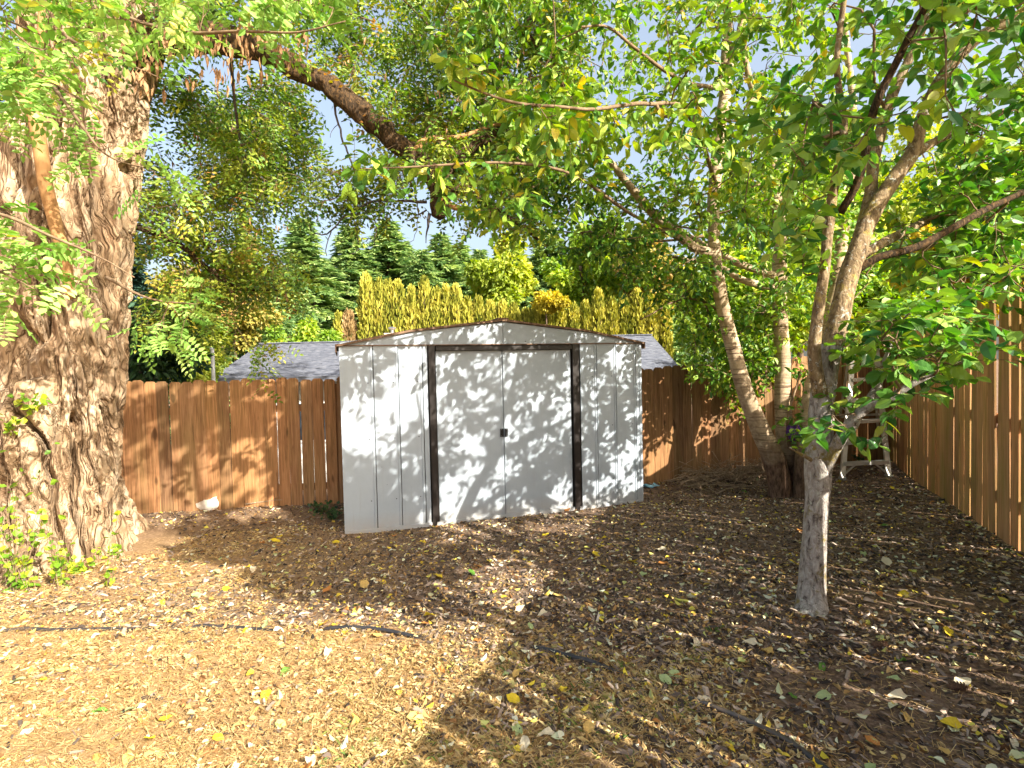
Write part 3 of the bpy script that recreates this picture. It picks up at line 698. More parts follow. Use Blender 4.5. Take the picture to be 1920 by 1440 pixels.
def split_leaves(root, name, pos, rot, scl, rnd, rich, simple_t, m_obj, m_stuff, nobj=300, pick=None):
    """the leaves that show largest become objects, the rest one mesh"""
    px, py, d = proj(pos)
    vis = (px > 0) & (px < 1920) & (py > 0) & (py < 1440) & (d > 0.5)
    if pick is not None: vis &= pick(px, py, d)
    size = np.where(vis, scl / np.maximum(d, 0.3), 0); order = np.argsort(-size)[:nobj]; order = order[size[order] > 0]
    mes = []
    for v, f in rich:
        q = MB(); q.add(v, f, 0.5); me = q.mesh(name, (0, 0, 0), False); me.materials.append(m_obj); mes.append(me)
    loc = np.array(root.location)
    for c, i in enumerate(order):
        o = bpy.data.objects.new(name, mes[c % len(mes)]); C.objects.link(o); o.parent = root
        Mx = Matrix.Identity(4); s_ = float(scl[i])
        for a in range(3):
            for b in range(3): Mx[a][b] = float(rot[i][a][b]) * s_
            Mx[a][3] = float(pos[i][a] - loc[a])
        o.matrix_basis = Mx
    keep = np.ones(len(pos), bool); keep[order] = False
    m = MB()
    k = len(simple_t); which = np.arange(len(pos)) % k
    for a in range(k):
        q = keep & (which == a); m.inst(simple_t[a][0], simple_t[a][1], pos[q], rot[q], scl[q], rnd[q])
    o = part("foliage", m, m_stuff, root); o["kind"] = "stuff"; return o

def in_poly(px, py, poly):
    poly = np.array(poly, float); n = len(poly); r = np.zeros(len(px), bool); j = n - 1
    for i in range(n):
        xi, yi = poly[i]; xj, yj = poly[j]
        c = ((yi > py) != (yj > py)) & (px < (xj - xi) * (py - yi) / (yj - yi + 1e-9) + xi)
        r ^= c; j = i
    return r
# windows in the canopy where the sky stays open, as solid angles round the garden's centre
GAPS = [[(600, 175), (650, 200), (700, 300), (730, 350), (800, 385), (812, 420), (700, 440), (560, 470), (500, 440), (560, 395), (600, 320), (575, 250)],
        [(1085, 140), (1200, 150), (1215, 205), (1120, 205)], [(290, 200), (345, 230), (370, 340), (300, 350)], [(1800, 90), (1890, 110), (1850, 190), (1790, 180)]]
def region(n, poly, D0, D1, g, avoid=True, clump=0.0):
    poly = np.array(poly, float); out = []
    while len(out) < n:
        px = g.uniform(poly[:, 0].min(), poly[:, 0].max(), 4 * n); py = g.uniform(poly[:, 1].min(), poly[:, 1].max(), 4 * n); D = g.uniform(D0, D1, 4 * n)
        ok = in_poly(px, py, poly)
        if avoid:
            for gp in GAPS: ok &= ~in_poly(px, py, gp)
        pts = [P(a, b, c) for a, b, c in zip(px[ok], py[ok], D[ok])]
        if clump:
            nn = vnoise(np.array(pts) * 1.6, 77); pts = [p for p, q in zip(pts, nn) if q > g.uniform(-clump - 0.4, clump * 0.4)]
        out += pts
    return np.array(out[:n])
def Q(px, py, D, r): return (*P(px, py, D), r)

# ---- pear tree in the right foreground
g = np.random.default_rng(21)
b = PEAR0
pear = thing("pear_tree", "young pear tree with pale flaking bark standing in the mulch at the right", "tree", (b[0], b[1], gz1(b[0], b[1])))
T = Tree(pear, 5); D0 = 3.45
base = np.array([b[0], b[1], gz1(b[0], b[1]) - 0.08])
T.limb([(*base, .094), Q(1522, 1110, 3.42, 0.0823), Q(1530, 1000, 3.42, 0.0739), Q(1534, 900, 3.42, 0.0739), Q(1538, 800, 3.42, 0.0706), Q(1545, 720, 3.42, 0.0672), Q(1556, 650, 3.42, 0.0689)], M_BARK_PEAR, "trunk", 28, 0.16, 0.035, 0.012, True, 0.30)
T.limb([Q(1550, 690, 3.43, 0.0622), Q(1572, 600, 3.45, 0.0622), Q(1598, 500, 3.48, 0.0588), Q(1632, 405, 3.52, 0.0521), Q(1676, 335, 3.55, 0.0470), Q(1712, 285, 3.56, 0.0437), Q(1728, 225, 3.55, 0.0370), Q(1762, 150, 3.5, 0.0370), Q(1830, 75, 3.42, 0.0336), Q(1930, 15, 3.3, 0.0302), Q(2060, -60, 3.1, 0.0235)], M_BARK_PEARB, "limb", 22, 0.15, 0.045)
T.limb([Q(1538, 740, 3.38, 0.0462), Q(1527, 670, 3.34, 0.0386), Q(1532, 600, 3.30, 0.0336), Q(1548, 480, 3.28, 0.0302), Q(1560, 370, 3.28, 0.0286), Q(1582, 250, 3.25, 0.0235), Q(1570, 120, 3.2, 0.0185), Q(1590, -60, 3.1, 0.0134)], M_BARK_PEARB, "limb", 16, 0.12, 0.05)
T.limb([Q(1600, 490, 3.5, 0.0420), Q(1628, 380, 3.62, 0.0403), Q(1640, 290, 3.7, 0.0370), Q(1668, 190, 3.72, 0.0353), Q(1712, 95, 3.7, 0.0302), Q(1745, 10, 3.66, 0.0252), Q(1790, -90, 3.6, 0.0185)], M_BARK_PEARB, "limb", 16, 0.12, 0.05)
T.limb([Q(1575, 400, 3.3, 0.0235), Q(1612, 330, 3.2, 0.0235), Q(1640, 200, 3.1, 0.0218), Q(1690, 100, 3.0, 0.0202), Q(1740, 5, 2.9, 0.0168), Q(1775, -90, 2.8, 0.0134)], M_BARK_LIMB, "limb", 12, 0.08, 0.05)
T.limb([Q(1720, 285, 3.56, 0.0302), Q(1760, 262, 3.6, 0.0252), Q(1810, 240, 3.7, 0.0252), Q(1870, 212, 3.8, 0.0218), Q(1960, 180, 3.9, 0.0185)], M_BARK_PEARB, "limb", 12, 0.12, 0.05)
T.limb([Q(1615, 480, 3.52, 0.0336), Q(1660, 452, 3.6, 0.0319), Q(1720, 422, 3.8, 0.0302), Q(1775, 388, 4.0, 0.0286), Q(1830, 345, 4.2, 0.0252), Q(1900, 300, 4.4, 0.0185)], M_BARK_PEARB, "limb", 12, 0.12, 0.05)
T.limb([Q(1600, 510, 3.48, 0.0286), Q(1650, 482, 3.42, 0.0252), Q(1720, 462, 3.4, 0.0235), Q(1800, 418, 3.4, 0.0218), Q(1860, 385, 3.45, 0.0202), Q(1950, 350, 3.5, 0.0168)], M_BARK_LIMB, "limb", 12, 0.1, 0.05)
T.limb([Q(1540, 905, 3.42, 0.0420), Q(1562, 850, 3.34, 0.0370), Q(1592, 800, 3.26, 0.0353), Q(1622, 768, 3.2, 0.0302), Q(1665, 748, 3.12, 0.0252), Q(1710, 720, 3.05, 0.0185), Q(1752, 703, 3.0, 0.0084)], M_BARK_PEAR, "limb", 14, 0.12, 0.04)
T.limb([Q(1590, 812, 3.28, 0.0286), Q(1618, 770, 3.34, 0.0269), Q(1645, 725, 3.4, 0.0235), Q(1655, 680, 3.45, 0.0118), Q(1690, 600, 3.4, 0.0067)], M_BARK_PEAR, "limb", 12, 0.12, 0.04)
T.limb([Q(1534, 870, 3.4, 0.0151), Q(1505, 852, 3.38, 0.0101), Q(1480, 838, 3.36, 0.0067)], M_BARK_PEARB, "limb", 8, 0.1, 0.04)
tg = np.concatenate([
    region(46, [(1620, 610), (1700, 560), (1830, 590), (1850, 680), (1770, 720), (1680, 710), (1610, 680)], 2.75, 3.4, g, False),
    region(4, [(1550, 770), (1590, 770), (1590, 800), (1550, 810)], 3.0, 3.2, g, False), region(3, [(1640, 750), (1690, 740), (1690, 770), (1650, 775)], 2.9, 3.1, g, False),
    region(28, [(1440, 170), (1600, 170), (1660, 260), (1560, 300), (1480, 320), (1440, 280)], 2.7, 3.4, g, False),
    region(10, [(1480, 320), (1540, 330), (1530, 520), (1500, 560), (1470, 450)], 2.9, 3.4, g, False),
    region(120, [(1640, 380), (1990, 330), (1990, 520), (1830, 600), (1700, 520), (1620, 500)], 3.4, 5.0, g, False),
    region(75, [(1560, -80), (1960, -80), (1990, 250), (1850, 300), (1700, 120), (1560, 100)], 2.6, 4.2, g),
    region(75, [(1740, 330), (1990, 180), (1990, 330), (1800, 420)], 3.4, 4.6, g),
    # the crown goes on above and beyond the picture
    (lambda q: q[q[:, 0] > 1.5 + (q[:, 2] - 3.2) * .75])(np.stack([g.uniform(1.5, 4.4, 230), g.uniform(1.9, 5.2, 230), g.uniform(3.2, 5.4, 230)], 1))])
T.grow(tg, 0.12, 0.05, 0.012)
T.twigs(M_TWIG, 0.0032)
lp, ld, sg = T.sprigs((2, 3), (0.10, 0.26), 5, 0.12, 0.6)
T.shoots(M_TWIG)
n = len(lp); rot = orient(ld, sg, g, 0.8, 0.5, 0.25, 0.35, 0.55); scl = g.uniform(0.068, 0.112, n); rn = np.clip(g.beta(2, 2.2, n) + 0.18 * vnoise(lp * 1.3, 5), 0, 1)
split_leaves(pear, "leaf", lp, rot, scl, rn, [leafrich(.30, .25), leafrich(.28, .45, .28, .2), leafrich(.33, .1, .10, -.15), leafrich(.26, -.15, .3)], [leaf6(.30), leaf6(.28, .2, .3), leaf6(.33, .05, .05)], M_PEAR_O, M_PEAR, 300)

# ---- cherry tree with several stems beyond it
g = np.random.default_rng(22)
b = G(1470, 932)
cherry = thing("cherry_tree", "cherry tree with banded bark and several stems rising beside the side fence", "tree", (b[0], b[1], gz1(b[0], b[1])))
T = Tree(cherry, 6); DD = b[1]
z0 = gz1(b[0], b[1]) - 0.1
def QB(px, D, r): p = P(px, 700, D); return (p[0], p[1], z0, r)
Db = float((b - CAM) @ FWD)
T.limb([QB(1462, Db, .135), Q(1460, 905, Db, .128), Q(1450, 865, Db, .130), Q(1424, 800, Db - .05, .108), Q(1397, 735, Db - .1, .096), Q(1374, 655, Db - .1, .086), Q(1354, 575, Db - .1, .080), Q(1341, 490, Db - .1, .074), Q(1338, 420, Db - .1, .070), Q(1342, 320, Db - .1, .072), Q(1352, 215, Db - .1, .070), Q(1362, 140, Db - .1, .066), Q(1366, 50, Db - .1, .052), Q(1370, -70, Db - .1, .040)], M_BARK_CHERRY, "trunk", 26, 0.08, 0.05, 0.02, True, 0.18)
T.limb([Q(1360, 150, Db - .1, .042), Q(1385, 70, Db - .2, .040), Q(1402, -10, Db - .3, .034), Q(1420, -120, Db - .4, .024)], M_BARK_CHERRY, "limb", 14, 0.08, 0.06)
T.limb([Q(1340, 475, Db - .1, .062), Q(1305, 466, Db - .2, .056), Q(1258, 430, Db - .5, .054), Q(1215, 390, Db - .8, .046), Q(1170, 335, Db - 1.1, .036), Q(1130, 290, Db - 1.4, .026), Q(1080, 240, Db - 1.6, .018)], M_BARK_CHERRY, "limb", 16, 0.08, 0.06)
T.limb([QB(1480, Db + .15, .11), Q(1476, 860, Db + .15, .10), Q(1468, 780, Db + .15, .10), Q(1468, 700, Db + .2, .095), Q(1464, 600, Db + .2, .085), Q(1462, 520, Db + .2, .085), Q(1462, 430, Db + .3, .075), Q(1456, 350, Db + .3, .062), Q(1440, 260, Db + .3, .05), Q(1400, 120, Db + .2, .035), Q(1390, -40, Db + .1, .025)], M_BARK_CHERRY, "stem", 20, 0.08, 0.06, 0.03)
T.limb([Q(1456, 520, Db + .2, .056), Q(1420, 505, Db + .1, .046), Q(1380, 492, Db, .040), Q(1340, 470, Db + .2, .036), Q(1290, 440, Db + .4, .026), Q(1220, 400, Db + .5, .018)], M_BARK_CHERRY, "limb", 12, 0.08, 0.06)
T.limb([Q(1458, 540, Db + .2, .05), Q(1430, 534, Db, .046), Q(1390, 524, Db - .2, .040), Q(1345, 500, Db + .1, .030), Q(1260, 480, Db + .3, .022)], M_BARK_CHERRY, "limb", 12, 0.08, 0.06)
T.limb([QB(1500, Db - .1, .105), Q(1504, 880, Db - .1, .10), Q(1512, 820, Db - .1, .11), Q(1522, 740, Db, .095), Q(1548, 640, Db, .085), Q(1566, 560, Db, .08), Q(1578, 460, Db + .1, .068), Q(1592, 360, Db + .1, .055), Q(1600, 200, Db + .1, .042), Q(1580, 20, Db, .03)], M_BARK_CHERRY, "stem", 20, 0.08, 0.06, 0.03)
T.limb([Q(1480, 840, Db, .02), Q(1478, 780, Db, .016), Q(1500, 700, Db + .1, .01)], M_TWIG, "limb", 8)
# long side shoots reaching out over the shed
T.limb([Q(1345, 350, Db - .1, .026), Q(1290, 215, 5.2, .022), Q(1215, 195, 4.6, .018), Q(1120, 205, 4.2, .014), Q(1040, 200, 4.0, .012), Q(950, 190, 3.8, .010), Q(850, 150, 3.7, .006)], M_TWIG, "limb", 8, 0.05)
T.limb([Q(1362, 170, Db - .1, .026), Q(1280, 152, 5.4, .020), Q(1210, 105, 5.0, .016), Q(1140, 50, 4.8, .012), Q(1090, 50, 4.6, .008)], M_TWIG, "limb", 8, 0.05)
T.limb([Q(1300, 462, Db - .2, .018), Q(1180, 400, 5.3, .016), Q(1080, 330, 4.6, .013), Q(960, 305, 4.2, .011), Q(820, 310, 3.9, .008), Q(680, 315, 3.7, .004)], M_TWIG, "limb", 8, 0.05)
T.limb([Q(1336, 440, Db - .1, .02), Q(1240, 452, 6.3, .014), Q(1150, 445, 6.0, .011), Q(1020, 430, 5.8, .007)], M_TWIG, "limb", 8, 0.05)
T.limb([Q(1362, 590, Db, .02), Q(1290, 560, 6.6, .014), Q(1200, 600, 6.4, .008)], M_TWIG, "limb", 8, 0.05)
shedshade = [(1285, 590), (1440, 560), (1460, 700), (1350, 735), (1285, 690)]
tg = np.concatenate([
    region(320, [(860, -60), (1560, -60), (1600, 200), (1560, 420), (1300, 480), (1180, 400), (1000, 330), (880, 250), (820, 100)], 4.6, 7.0, g, True, 0.35),
    region(130, [(1000, 300), (1330, 340), (1400, 500), (1280, 560), (1150, 520), (1050, 470), (900, 410), (880, 350)], 5.2, 6.6, g, True, 0.3),
    region(5, [(660, 300), (830, 300), (830, 330), (660, 330)], 3.7, 4.0, g, False), region(7, [(840, 290), (1000, 280), (1010, 400), (860, 400)], 3.8, 4.5, g, False),
    region(12, [(780, 90), (1120, 150), (1120, 230), (900, 230), (780, 150)], 3.6, 4.4, g, False),
    region(22, [(1050, 180), (1420, 170), (1400, 300), (1060, 260)], 4.0, 5.0, g, False),
    region(110, [(1400, 200), (1640, 250), (1640, 560), (1420, 600), (1380, 400)], 5.6, 7.4, g, True),
    region(120, shedshade, 6.6, 7.6, g, False),
    region(60, [(1240, 560), (1640, 500), (1640, 700), (1400, 760), (1260, 650)], 6.4, 8.2, g, False),
    region(14, [(1455, 770), (1530, 760), (1530, 830), (1460, 820)], 6.2, 6.8, g, False),
    region(45, [(1180, 480), (1340, 500), (1340, 590), (1240, 585)], 6.4, 7.2, g, False),
    np.stack([g.uniform(-0.6, 3.6, 190), g.uniform(4.2, 8.0, 190), g.uniform(4.9, 7.6, 190)], 1)])
T.grow(tg, 0.16, 0.06, 0.02)
T.twigs(M_TWIG, 0.0034)
lp, ld, sg = T.sprigs((3, 5), (0.16, 0.36), 6, 0.15, 0.6)
T.shoots(M_TWIG)
n = len(lp); px, py, d = proj(lp); near = d < 4.8
rot = orient(ld, sg, g, 0.7, 0.45, 0.45, 0.35, 0.6); scl = np.where(near, g.uniform(0.09, 0.13, n), g.uniform(0.065, 0.10, n)); rn = np.clip(g.beta(2, 2.2, n) + 0.25 * vnoise(lp * 1.1, 6), 0, 1)
split_leaves(cherry, "leaf", lp, rot, scl, rn, [leafrich(.24, .3), leafrich(.26, .5, .28, .2), leafrich(.25, .1, .10, -.15)], [leaf6(.25), leaf6(.23, .2, .3), leaf6(.27, .05, .05)], M_CHERRY_O, M_CHERRY, 300)

# ---- old black locust on the left
g = np.random.default_rng(23)
lb = G(112, 1052)
locust = thing("locust_tree", "huge old locust tree with deeply furrowed trunk at the left edge", "tree", (lb[0], lb[1] + .45, gz1(lb[0], lb[1] + .4)))
T = Tree(locust, 8); LD = 5.35
axis_pts = [(lb[0] * LD / lb[1] - .02, LD, gz1(lb[0], LD) - 0.25, .80)]
for px, py, r in ((104, 1050, .76), (104, 980, .64), (104, 900, .575), (104, 820, .56), (106, 730, .57), (108, 640, .575), (112, 560, .57), (118, 470, .565), (128, 380, .55), (140, 300, .53), (152, 200, .51), (172, 110, .51), (188, 20, .54), (205, -80, .56), (225, -200, .52), (260, -420, .45), (300, -700, .30), (330, -900, .12)):
    p = P(px, py, LD); axis_pts.append((p[0], p[1], p[2], r))
ax = smooth_path(axis_pts, 0.012); nth = 300
s_ = np.concatenate([[0], np.cumsum(np.linalg.norm(np.diff(ax[:, :3], axis=0), axis=1))])
u_ = np.arange(0, s_[-1], 0.016); ax = np.stack([np.interp(u_, s_, ax[:, k]) for k in range(4)], 1)
th = np.arange(nth) * 2 * math.pi / nth
Z = ax[:, 2][:, None] + 0 * th[None]; TH = th[None] + 0 * Z; Rr = ax[:, 3][:, None] + 0 * TH
dirx, diry = np.cos(TH), np.sin(TH)
tw = 0.35 * Z
qx = np.cos(TH + tw) * 0.62; qy = np.sin(TH + tw) * 0.62
q0 = np.stack([qx, qy, Z], -1).reshape(-1, 3)
warp = fbm(q0 * np.array([1.5, 1.5, 1.2]), 3, 50) * 0.5
def ridge(q, sd_): return 1 - np.abs(vnoise(q, sd_)) * 2
qa = q0 * np.array([5.6, 5.6, .75]); qa[:, 0] += warp * 2.2; qa[:, 1] -= warp * 2.2
qb = q0 * np.array([13, 13, 2.0]) + warp[:, None] * 2; qc = q0 * np.array([34, 34, 8.0])
fur = ridge(qa, 60); fur2 = ridge(qb, 61)
disp = 0.02 - 0.20 * (np.clip(fur - 0.5, 0, 1) / 0.5) ** 1.5 - 0.07 * (np.clip(fur2 - .35, 0, 1) / .65) ** 1.2 + 0.022 * vnoise(qc, 62) + 0.07 * fbm(q0 * np.array([2.2, 2.2, .9]), 2, 63)
disp = disp.reshape(Z.shape)
lobes = 0.10 * np.cos(5 * TH + 0.6) + 0.05 * np.cos(9 * TH + 2)
disp += lobes * sstep(1.1, -0.1, Z)                                     # root flare buttresses
az = (TH - (-math.pi / 2 + 0.20) + math.pi) % (2 * math.pi) - math.pi   # angle from the side facing the shed path
zs = 1.60 + 0.05 * np.sin(TH * 5)
shelf = np.exp(-(az / (0.34 + 0.25 * np.clip(zs - Z, 0, 2))) ** 2 * 1.1)
disp += 0.24 * shelf * sstep(0.03, -0.02, Z - zs) * (1 - 0.25 * np.clip(zs - Z, 0, 1.6))
kn = np.exp(-((az - .12) / .22) ** 2 - ((Z - 1.38) / .12) ** 2); disp += 0.05 * kn
for (a0, zc, aw, zw, am) in ((-.35, 2.25, .3, .3, .06), (.3, 2.6, .22, .35, -.08), (.5, 1.9, .3, .2, .05), (-.7, 2.9, .3, .5, -.05), (.15, 3.2, .2, .4, .05), (.05, 1.95, .12, .2, -.10)):
    disp += am * np.exp(-((az - a0) / aw) ** 2 - ((Z - zc) / zw) ** 2)
V = np.stack([ax[:, 0][:, None] + dirx * (Rr + disp), ax[:, 1][:, None] + diry * (Rr + disp), Z + 0.15 * disp], -1)
m = MB(); nr = len(ax); i = np.arange(nr - 1)[:, None] * nth; j = np.arange(nth)[None]; j2 = (j + 1) % nth
m.add(V.reshape(-1, 3), np.stack([i + j, i + j2, i + nth + j2, i + nth + j], -1).reshape(-1, 4))
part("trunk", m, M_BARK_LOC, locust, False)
for k in range(0, nr, 12): T.N.append(ax[k, :3] + np.array([0.4, -0.3, 0])); T.par.append(len(T.N) - 2 if k else -1); T.cap.append(.3)
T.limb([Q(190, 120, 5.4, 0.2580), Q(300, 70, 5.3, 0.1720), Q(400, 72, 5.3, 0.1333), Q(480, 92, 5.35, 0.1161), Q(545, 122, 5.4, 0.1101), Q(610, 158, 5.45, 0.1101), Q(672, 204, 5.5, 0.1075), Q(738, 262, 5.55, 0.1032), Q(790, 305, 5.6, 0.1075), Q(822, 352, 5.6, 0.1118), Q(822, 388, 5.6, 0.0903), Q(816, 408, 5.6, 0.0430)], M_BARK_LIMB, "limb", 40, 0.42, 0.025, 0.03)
T.limb([Q(820, 345, 5.6, .07), Q(850, 310, 5.65, .055), Q(880, 280, 5.7, .052), Q(925, 250, 5.8, .045), Q(945, 228, 5.9, .032), Q(1000, 180, 6.1, .022)], M_BARK_LIMB, "limb", 14, 0.2, 0.05)
T.limb([Q(775, 285, 5.55, .045), Q(800, 262, 5.6, .03), Q(860, 258, 5.7, .026), Q(930, 235, 5.8, .022), Q(1010, 228, 6.0, .02), Q(1070, 232, 6.1, .012)], M_BARK_SMOOTH, "limb", 10, 0.12, 0.05)
T.limb([Q(826, 350, 5.6, .06), Q(870, 358, 5.65, .042), Q(910, 382, 5.7, .034), Q(960, 410, 5.75, .024), Q(1010, 450, 5.9, .014)], M_BARK_LIMB, "limb", 12, 0.2, 0.05)
T.limb([Q(835, 382, 5.6, .04), Q(875, 395, 5.6, .026), Q(930, 402, 5.6, .016)], M_BARK_SMOOTH, "limb", 10, 0.12, 0.05)
T.limb([Q(10, 110, 4.35, .035), Q(45, 175, 4.4, .045), Q(68, 230, 4.45, .050), Q(84, 330, 4.5, .052), Q(105, 420, 4.55, .050), Q(125, 500, 4.6, .044), Q(133, 560, 4.7, .03)], M_BARK_SMOOTH, "limb", 16, 0.06, 0.05)
T.limb([Q(60, 210, 4.42, .03), Q(72, 110, 4.3, .03), Q(80, -20, 4.2, .02)], M_BARK_SMOOTH, "limb", 10, 0.06, 0.05)
T.limb([Q(1010, 20, 6.0, .045), Q(985, 60, 5.9, .04), Q(1030, 110, 5.9, .042), Q(1050, 150, 5.9, .03), Q(1070, 200, 5.9, .02)], M_BARK_LIMB, "limb", 10, 0.15, 0.05)
T.limb([Q(240, 420, 6.2, .04), Q(330, 455, 6.4, .034), Q(390, 505, 6.5, .026), Q(450, 540, 6.6, .016), Q(520, 545, 6.6, .008)], M_BARK_LIMB, "limb", 10, 0.15, 0.05)
T.limb([Q(430, 80, 5.5, .02), Q(440, 190, 5.8, .014), Q(448, 260, 6.0, .012), Q(470, 320, 6.1, .006)], M_DEAD, "limb", 8, 0.1)
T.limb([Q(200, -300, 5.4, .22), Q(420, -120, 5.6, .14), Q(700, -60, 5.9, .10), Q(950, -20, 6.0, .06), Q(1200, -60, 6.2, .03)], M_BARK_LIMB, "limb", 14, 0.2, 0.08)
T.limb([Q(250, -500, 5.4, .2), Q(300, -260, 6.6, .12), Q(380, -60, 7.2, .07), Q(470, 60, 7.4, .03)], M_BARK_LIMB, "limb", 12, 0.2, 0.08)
T.limb([Q(470, -40, 6.6, .05), Q(500, 10, 6.5, .045), Q(480, 40, 6.2, .02)], M_BARK_LIMB, "limb", 10)
# dead twigs under the broken end
dead = MB()
def dtw(pts, D=5.6, n=5):
    q = smooth_path([(*P(a, b_, D + dd), r) for a, b_, dd, r in pts], 0.05); q[:, :3] += 0.006 * rng.normal(size=(len(q), 3)); dead.tube(q[:, :3], q[:, 3], n, True)
dtw([(800, 378, 0, .018), (745, 376, .05, .014), (694, 377, .1, .012), (676, 392, .1, .010), (640, 410, .1, .008), (620, 434, .1, .009), (585, 440, .1, .005)])
dtw([(628, 186, -.1, .016), (630, 215, -.05, .012), (645, 265, 0, .011), (668, 330, .1, .010), (680, 365, .1, .009), (690, 377, .1, .009)])
dtw([(680, 377, .1, .008), (655, 366, .1, .007), (620, 375, .1, .006), (582, 383, .15, .004)])
dtw([(692, 368, .1, .008), (715, 354, .05, .006), (735, 350, 0, .004)])
dtw([(684, 388, .1, .008), (668, 402, .1, .007), (670, 440, .1, .007), (673, 468, .1, .004), (655, 478, .1, .003)])
dtw([(684, 395, .1, .007), (700, 405, .1, .007), (706, 430, .1, .006), (702, 460, .1, .004)])
dtw([(622, 434, .1, .006), (612, 458, .1, .005), (612, 480, .1, .004)])
dtw([(800, 396, 0, .010), (780, 405, .05, .007), (762, 416, .05, .004)])
dtw([(783, 380, .05, .006), (782, 420, .05, .004), (775, 450, .05, .003), (755, 462, .05, .002)])
dtw([(806, 400, 0, .02), (802, 425, 0, .012), (799, 455, 0, .004)])
dtw([(640, 228, 0, .005), (655, 226, 0, .004), (663, 250, 0, .002)]); dtw([(634, 232, 0, .004), (622, 245, 0, .003), (618, 258, 0, .002)])
part("dead_twigs", dead, M_DEAD, locust, True)["kind"] = "stuff"
curtain = [(262, 150), (480, 130), (560, 170), (590, 260), (560, 360), (500, 420), (560, 470), (540, 540), (430, 560), (300, 540), (258, 400)]
tg = np.concatenate([
    region(230, curtain, 6.0, 7.6, g, True, 0.45),
    region(24, [(280, 520), (520, 470), (560, 540), (420, 590), (300, 620), (255, 560)], 6.3, 7.4, g, False, .3), region(4, [(440, 640), (500, 645), (480, 690), (440, 670)], 6.5, 6.8, g, False),
    region(210, [(540, -60), (1100, -60), (1060, 240), (930, 290), (800, 290), (700, 180), (600, 110)], 5.6, 7.4, g, True, 0.45),
    region(85, [(700, 180), (1080, 240), (1060, 420), (860, 420), (830, 330), (760, 290), (720, 300)], 5.4, 6.6, g, True, 0.4),
    region(26, [(560, 330), (760, 300), (760, 380), (600, 400)], 5.5, 6.0, g, False),
    region(110, [(-150, -160), (560, -160), (560, 40), (300, 60), (150, 130), (-150, 130)], 4.6, 6.6, g, False)])
T.limb([Q(200, -300, 5.4, .20), (-2.4, 4.4, 6.9, .13), (-0.4, 3.2, 7.5, .09), (1.4, 1.9, 7.5, .06), (2.9, .6, 7.0, .03)], M_BARK_LIMB, "limb", 12, 0.2, 0.08)
tg = np.concatenate([tg, np.array([2.9, .7, 6.5]) + g.normal(size=(12, 3)) * np.array([.9, .7, .9]), np.array([2.1, -.2, 7.8]) + g.normal(size=(26, 3)) * np.array([.8, .6, 1.0])])
T.grow(tg, 0.16, 0.0, 0.025)
T.twigs(M_TWIG, 0.003)
lp, ld, sg = T.sprigs((3, 5), (0.2, 0.42), 4, 0.45, 0.6)
T.shoots(M_TWIG)
def compound(lp, ld, sg, g, Lr, npair, lsz, dropd=0.5):
    n = len(lp); ra = orient(ld, sg, g, 0.7, 0.4, dropd, 0.4, 0.5)
    a = ra[:, :, 1]; x = ra[:, :, 0]; z = ra[:, :, 2]; L = g.uniform(Lr[0], Lr[1], n)
    pos = []; d = []; nn = []; sc_ = []
    for i in range(npair):
        u = (i + 1.0) / (npair + 0.5); bp = lp + a * (L * u)[:, None] + np.array([0, 0, -1.0]) * (0.18 * L * u * u)[:, None]
        for sgn in (-1, 1):
            pos.append(bp); d.append(x * sgn + a * 0.25 + g.normal(size=(n, 3)) * 0.15); nn.append(z + g.normal(size=(n, 3)) * 0.25); sc_.append(lsz * g.uniform(0.8, 1.15, n))
    pos.append(lp + a * (L * 1.02)[:, None] + np.array([0, 0, -1.0]) * (0.18 * L)[:, None]); d.append(a + g.normal(size=(n, 3)) * .1); nn.append(z); sc_.append(lsz * np.ones(n))
    rach = MB(); K = np.array([(-.5, 0, 0), (.5, 0, 0), (.35, 1, -.18), (-.35, 1, -.18)]); tv = K * np.array([0.012, 1, 1])
    rach.inst(tv, [np.array([[0, 1, 2, 3]])], lp, ra, L, np.full(n, .5))
    return np.concatenate(pos), frames(np.concatenate(d), np.concatenate(nn)), np.concatenate(sc_), rach
cp_, cr_, cs_, rach = compound(lp, ld, sg, g, (0.15, 0.26), 3, 0.068)
rn = np.clip(np.tile(g.beta(2, 2.2, len(lp)), 7) + 0.25 * vnoise(cp_ * 1.0, 8) + 0.05 * g.normal(size=len(cp_)), 0, 1)
m = MB(); tv, tf = leaf4(.25); m.inst(tv, tf, cp_, cr_, cs_, rn)
part("foliage", m, M_LOC, locust)["kind"] = "stuff"
part("leaf_stalks", rach, M_TWIG, locust)["kind"] = "stuff"
# bright sprays hanging close to the camera: large leaflets, seed pods between them
T2 = Tree(locust, 9)
def spray(pts, r0=.014):
    T2.limb([(*P(a, b_, D), r0 * (1 - 0.8 * k / (len(pts) - 1))) for k, (a, b_, D) in enumerate(pts)], M_TWIG, "spray_twig", 6, 0.03, 0.06)
spray([(120, -80, 3.3), (220, 20, 3.1), (340, 60, 3.0), (460, 60, 2.9), (560, 60, 2.85), (650, 40, 2.8)])
spray([(60, -60, 3.4), (120, 60, 3.2), (220, 110, 3.1), (310, 150, 3.0)])
spray([(-60, 60, 3.4), (60, 130, 3.3), (160, 190, 3.3), (240, 240, 3.3)])
spray([(90, 150, 3.7), (150, 230, 3.6), (200, 290, 3.6), (290, 320, 3.5)])
spray([(-120, 390, 3.1), (0, 400, 3.0), (90, 440, 2.95), (180, 480, 2.9), (250, 520, 2.9)])
spray([(-120, 480, 3.1), (-20, 500, 3.0), (60, 540, 2.95)])
spray([(250, -40, 3.4), (420, -10, 3.2), (560, 0, 3.1), (700, 40, 3.1)])
spray([(200, 520, 4.0), (280, 560, 4.0), (370, 570, 4.0)])
